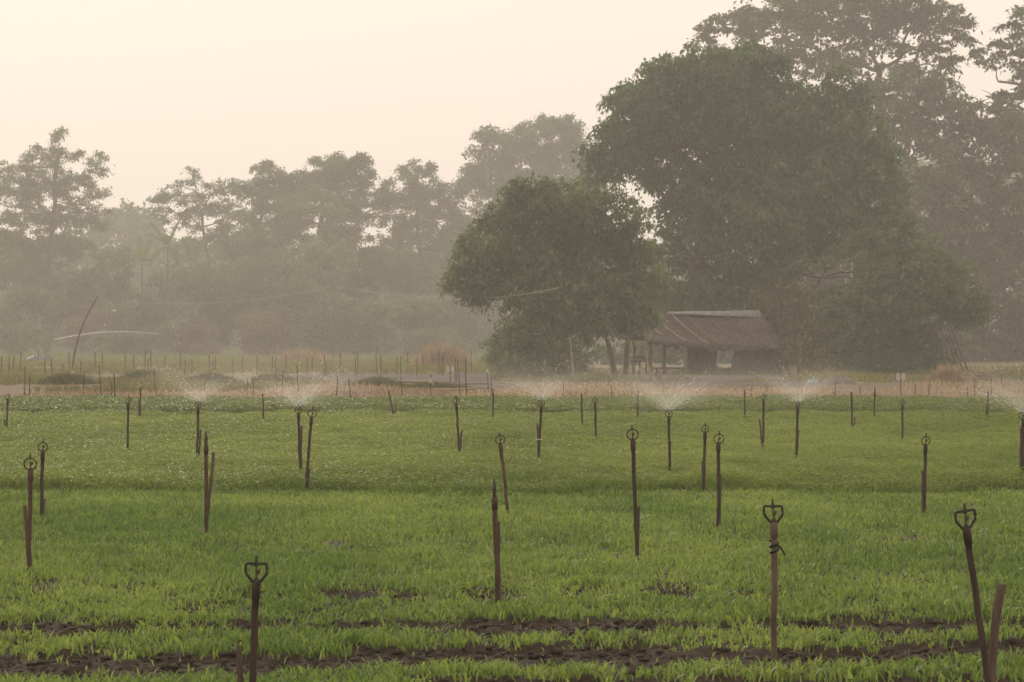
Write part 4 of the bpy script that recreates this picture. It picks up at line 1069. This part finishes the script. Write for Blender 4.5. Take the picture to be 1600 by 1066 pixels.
# white tags and sleeves on the far stakes
def disc(name, label, x, y, D, r, kind):
    c = P(x, y, D) - np.array([0, .05, 0]); b = MB(); r = r * .85
    if kind == 'halves':          # two rounded halves each side of the stake
        for s in (-1, 1):
            t = np.linspace(0, 2 * np.pi, 12, endpoint=False)
            pts = np.array([c + np.array([s * r * .62 + r * .5 * math.cos(a), .01 * math.cos(a) - .01, r * math.sin(a)]) for a in t])
            V = np.vstack([pts, pts + [0, .012, 0]])
            b.add(V, [[k, (k + 1) % 12, 12 + (k + 1) % 12, 12 + k] for k in range(12)]); b.add(pts, [list(range(12))[::-1]]); b.add(pts + [0, .012, 0], [list(range(12))])
    elif kind == 'bar':
        b.box(c, [r, 0, 0], [0, .02, 0], [0, 0, r * .22]); b.box(c - [0, 0, r * .5], [r * .25, 0, 0], [0, .018, 0], [0, 0, r * .28])
    else:                          # a knotted scrap of bag: peak and two tails
        V = [c + np.array(q) * r for q in ((0, 0, 1), (-.55, -.2, .0), (.1, -.35, -.1), (.6, .1, -.35), (-.35, .1, -.5), (.95, 0, -1.1), (0, .3, 0))]
        b.add(V, [[0, 1, 2], [0, 2, 3], [2, 5, 3], [1, 4, 2], [0, 6, 1], [0, 3, 6], [1, 6, 4], [3, 5, 6], [2, 4, 6], [2, 6, 5]])
    return tag(b.build(name, M['white'], origin=c), label, "tag")
disc("plastic_tag", "white two-part disc tag on a thin stake beyond the crop, right of the spreading tree", 1407, 589, depth(625), .12, 'halves')
disc("plastic_tag", "white two-part tag on a stake behind the left grassy tussocks", 387, 594, depth(618), .10, 'halves')
disc("plastic_tag", "white two-part tag on a stake at the right of the dark tilled plot", 703.6, 577, depth(601), .14, 'halves')
disc("plastic_tag", "small white scrap tied near the top of the leaning stake before the rounded tree", 761, 581, depth(617), .10, 'scrap')
disc("plastic_tag", "white scrap with a tail tied to the stake in front of the tilled plot", 672.5, 597, depth(628), .12, 'scrap')
disc("plastic_tag", "white flat T-shaped marker on a short stake right of the dull brown tarpaulin", 1343.6, 598.5, depth(617), .11, 'bar')
disc("plastic_tag", "tiny white scrap hanging before the spreading tree above the blue tarpaulin", 1260, 581, 100, .10, 'scrap')
disc("plastic_tag", "tiny white scrap caught in the dry climber beside the sawn trunk", 1228, 588, 101, .10, 'scrap')
disc("plastic_tag", "tiny pale scrap on top of a stake in the left far plots", 241.6, 573, depth(619), .05, 'bar')
disc("plastic_tag", "tiny pale scrap before the dry tan grass mound", 767, 560, 128, .09, 'scrap')
disc("plastic_tag", "white cap on a far stake behind the tilled plot", 637, 548.5, depth(576), .08, 'bar')
pole("plastic_sleeve", "white plastic sleeve around the foot of the long bent bamboo pole", "sleeve", depth(595), [(113, 595), (114.2, 580)], .05, .05, M['white'])
bb = MB()
c = P(842.0, 687, depth(717, .14)); t = np.linspace(0, 2 * np.pi, 14)
bb.tube(np.array([c + np.array([.03 * math.cos(a), .026 * math.sin(a) + .015, 0]) for a in t]), .007, 5)
tag(bb.build("plastic_band", M['white'], origin=c), "white band knotted round the centre spraying riser and its stake", "band")

# ------------------------------------------------------------------ water sprays
def mist_mat(amp):
    m = bpy.data.materials.new("spray mist"); m.use_nodes = True
    t = m.node_tree; n = t.nodes; n.remove(n["Principled BSDF"])
    pv = n.new("ShaderNodeVolumePrincipled")
    pv.inputs["Color"].default_value = (.98, .95, .9, 1); pv.inputs["Anisotropy"].default_value = .55
    tc = n.new("ShaderNodeTexCoord"); sx = n.new("ShaderNodeSeparateXYZ"); t.links.new(tc.outputs["Object"], sx.inputs[0])
    def mth(op, a, b=None):
        k = n.new("ShaderNodeMath"); k.operation = op
        for q, v in ((0, a), (1, b)):
            if v is None: continue
            if isinstance(v, (int, float)): k.inputs[q].default_value = v
            else: t.links.new(v, k.inputs[q])
        return k.outputs[0]
    x, y, z = sx.outputs
    r = mth('SQRT', mth('ADD', mth('MULTIPLY', x, x), mth('MULTIPLY', y, y)))
    zc = mth('SUBTRACT', mth('MULTIPLY', r, .70), mth('MULTIPLY', mth('MULTIPLY', r, r), .42))
    wd = mth('ADD', .03, mth('MULTIPLY', r, .24))
    q = mth('DIVIDE', mth('SUBTRACT', z, zc), wd)
    g_ = mth('EXPONENT', mth('MULTIPLY', mth('MULTIPLY', q, q), -1.0))
    fall = mth('DIVIDE', mth('EXPONENT', mth('MULTIPLY', r, -3.6)), mth('ADD', r, .10))
    no = n.new("ShaderNodeTexNoise"); no.inputs["Scale"].default_value = 5; no.inputs["Detail"].default_value = 2
    t.links.new(tc.outputs["Object"], no.inputs["Vector"])
    dens = mth('MULTIPLY', mth('MULTIPLY', g_, fall), mth('MULTIPLY', no.outputs["Fac"], amp * .42))
    t.links.new(dens, pv.inputs["Density"])
    t.links.new(pv.outputs[0], n["Material Output"].inputs["Volume"])
    return m

def spray(xk, label, amp=.5, n=520, seed=0):
    T = heads[xk]
    root = thing("water_spray", T, label, "water spray", "water sprays over the sprinklers")
    b = MB()
    th = np.linspace(0, 2 * np.pi, 20, endpoint=False)
    lo, hi, rr = -.12, .95, 1.7
    V = [[rr * .25 * math.cos(a), rr * .25 * math.sin(a), lo] for a in th] + [[rr * math.cos(a), rr * math.sin(a), .1] for a in th] + [[rr * math.cos(a), rr * math.sin(a), hi] for a in th]
    fs = []
    for k in range(20):
        k1 = (k + 1) % 20
        fs += [[k, k1, 20 + k1, 20 + k], [20 + k, 20 + k1, 40 + k1, 40 + k]]
    b.add(V, fs); b.add(V[:20], [list(range(20))[::-1]]); b.add(V[40:], [list(range(20))])
    # merged shell so that the volume is closed
    o = b.build("mist", mist_mat(amp), root)
    bm_clean(o)
    # droplets thrown in fine streaks
    d = MB()
    jets = rng.random(26) * 2 * np.pi; jel = R(20) + R(42) * rng.random(26)
    ji = rng.integers(0, 26, n); loose = rng.random(n) < .35
    az = np.where(loose, rng.random(n) * 2 * np.pi, jets[ji] + rng.normal(0, .03, n))
    el = np.where(loose, R(8) + R(45) * rng.random(n), jel[ji] + rng.normal(0, .02, n))
    tt = rng.random(n) ** 1.8 * .18
    v0 = 4.2
    r = v0 * np.cos(el) * tt; z = v0 * np.sin(el) * tt - 4.9 * tt ** 2
    vr = v0 * np.cos(el); vz = v0 * np.sin(el) - 9.8 * tt
    c = np.stack([np.cos(az) * r, np.sin(az) * r, z - .03], 1)
    a = np.stack([np.cos(az) * vr, np.sin(az) * vr, vz], 1); a /= np.linalg.norm(a, axis=1)[:, None]
    s = np.cross(a, [0, 1, 0]) ; s /= np.linalg.norm(s, axis=1)[:, None] + 1e-6
    s2 = np.cross(a, s)
    l = (.008 + .022 * rng.random(n))[:, None]; wv = (.0009 + .0014 * rng.random(n))[:, None]
    V = np.stack([c - a * l, c + s * wv, c + s2 * wv, c - s * wv, c - s2 * wv, c + a * l], 1).reshape(-1, 3)
    k = np.arange(n)[:, None] * 6
    tri = np.concatenate([np.concatenate([k, k + 2, k + 1, k, k + 3, k + 2, k, k + 4, k + 3, k, k + 1, k + 4, k + 5, k + 1, k + 2, k + 5, k + 2, k + 3, k + 5, k + 3, k + 4, k + 5, k + 4, k + 1], 1)]).ravel()
    d.raw(V, tri, np.full(8 * n, 3), np.full(6 * n, .5))
    dob = d.build("droplets", M['droplet'], root)
    dob["kind"] = "stuff"
    return root

def bm_clean(o):
    import bmesh
    bm = bmesh.new(); bm.from_mesh(o.data)
    bmesh.ops.remove_doubles(bm, verts=bm.verts, dist=1e-5)
    bmesh.ops.recalc_face_normals(bm, faces=bm.faces)
    bm.to_mesh(o.data); bm.free()

spray(310, "fine fan of water over the left riser in front of the tussocks", 1.0)
spray(466, "wide faint fan of water over the riser left of centre", 1.2)
spray(846.5, "soft fan of water over the centre riser before the rounded tree's bush", 1.0)
spray(1045, "yellowish fan of water over the riser before the shed", 1.6)
spray(1247, "bright narrow fan of water before the blue tarpaulin", 1.1)
spray(1599, "fan of water cut by the right edge", 1.2)

# ------------------------------------------------------------------ the hazy air
b = MB()
b.box([0, 322, 21], [455, 0, 0], [0, 385, 0], [0, 0, 22.2])
hm = bpy.data.materials.new("hazy air"); hm.use_nodes = True
ht = hm.node_tree; ht.nodes.remove(ht.nodes["Principled BSDF"])
pv = ht.nodes.new("ShaderNodeVolumePrincipled")
pv.inputs["Color"].default_value = (0.98, 0.95, 0.90, 1)
pv.inputs["Density"].default_value = 0.00155
pv.inputs["Anisotropy"].default_value = 0.3
ht.links.new(pv.outputs[0], ht.nodes["Material Output"].inputs["Volume"])
hz = b.build("haze", hm)
bm_clean(hz)
tag(hz, "thin warm haze lying over the whole field", "haze", kind="stuff")
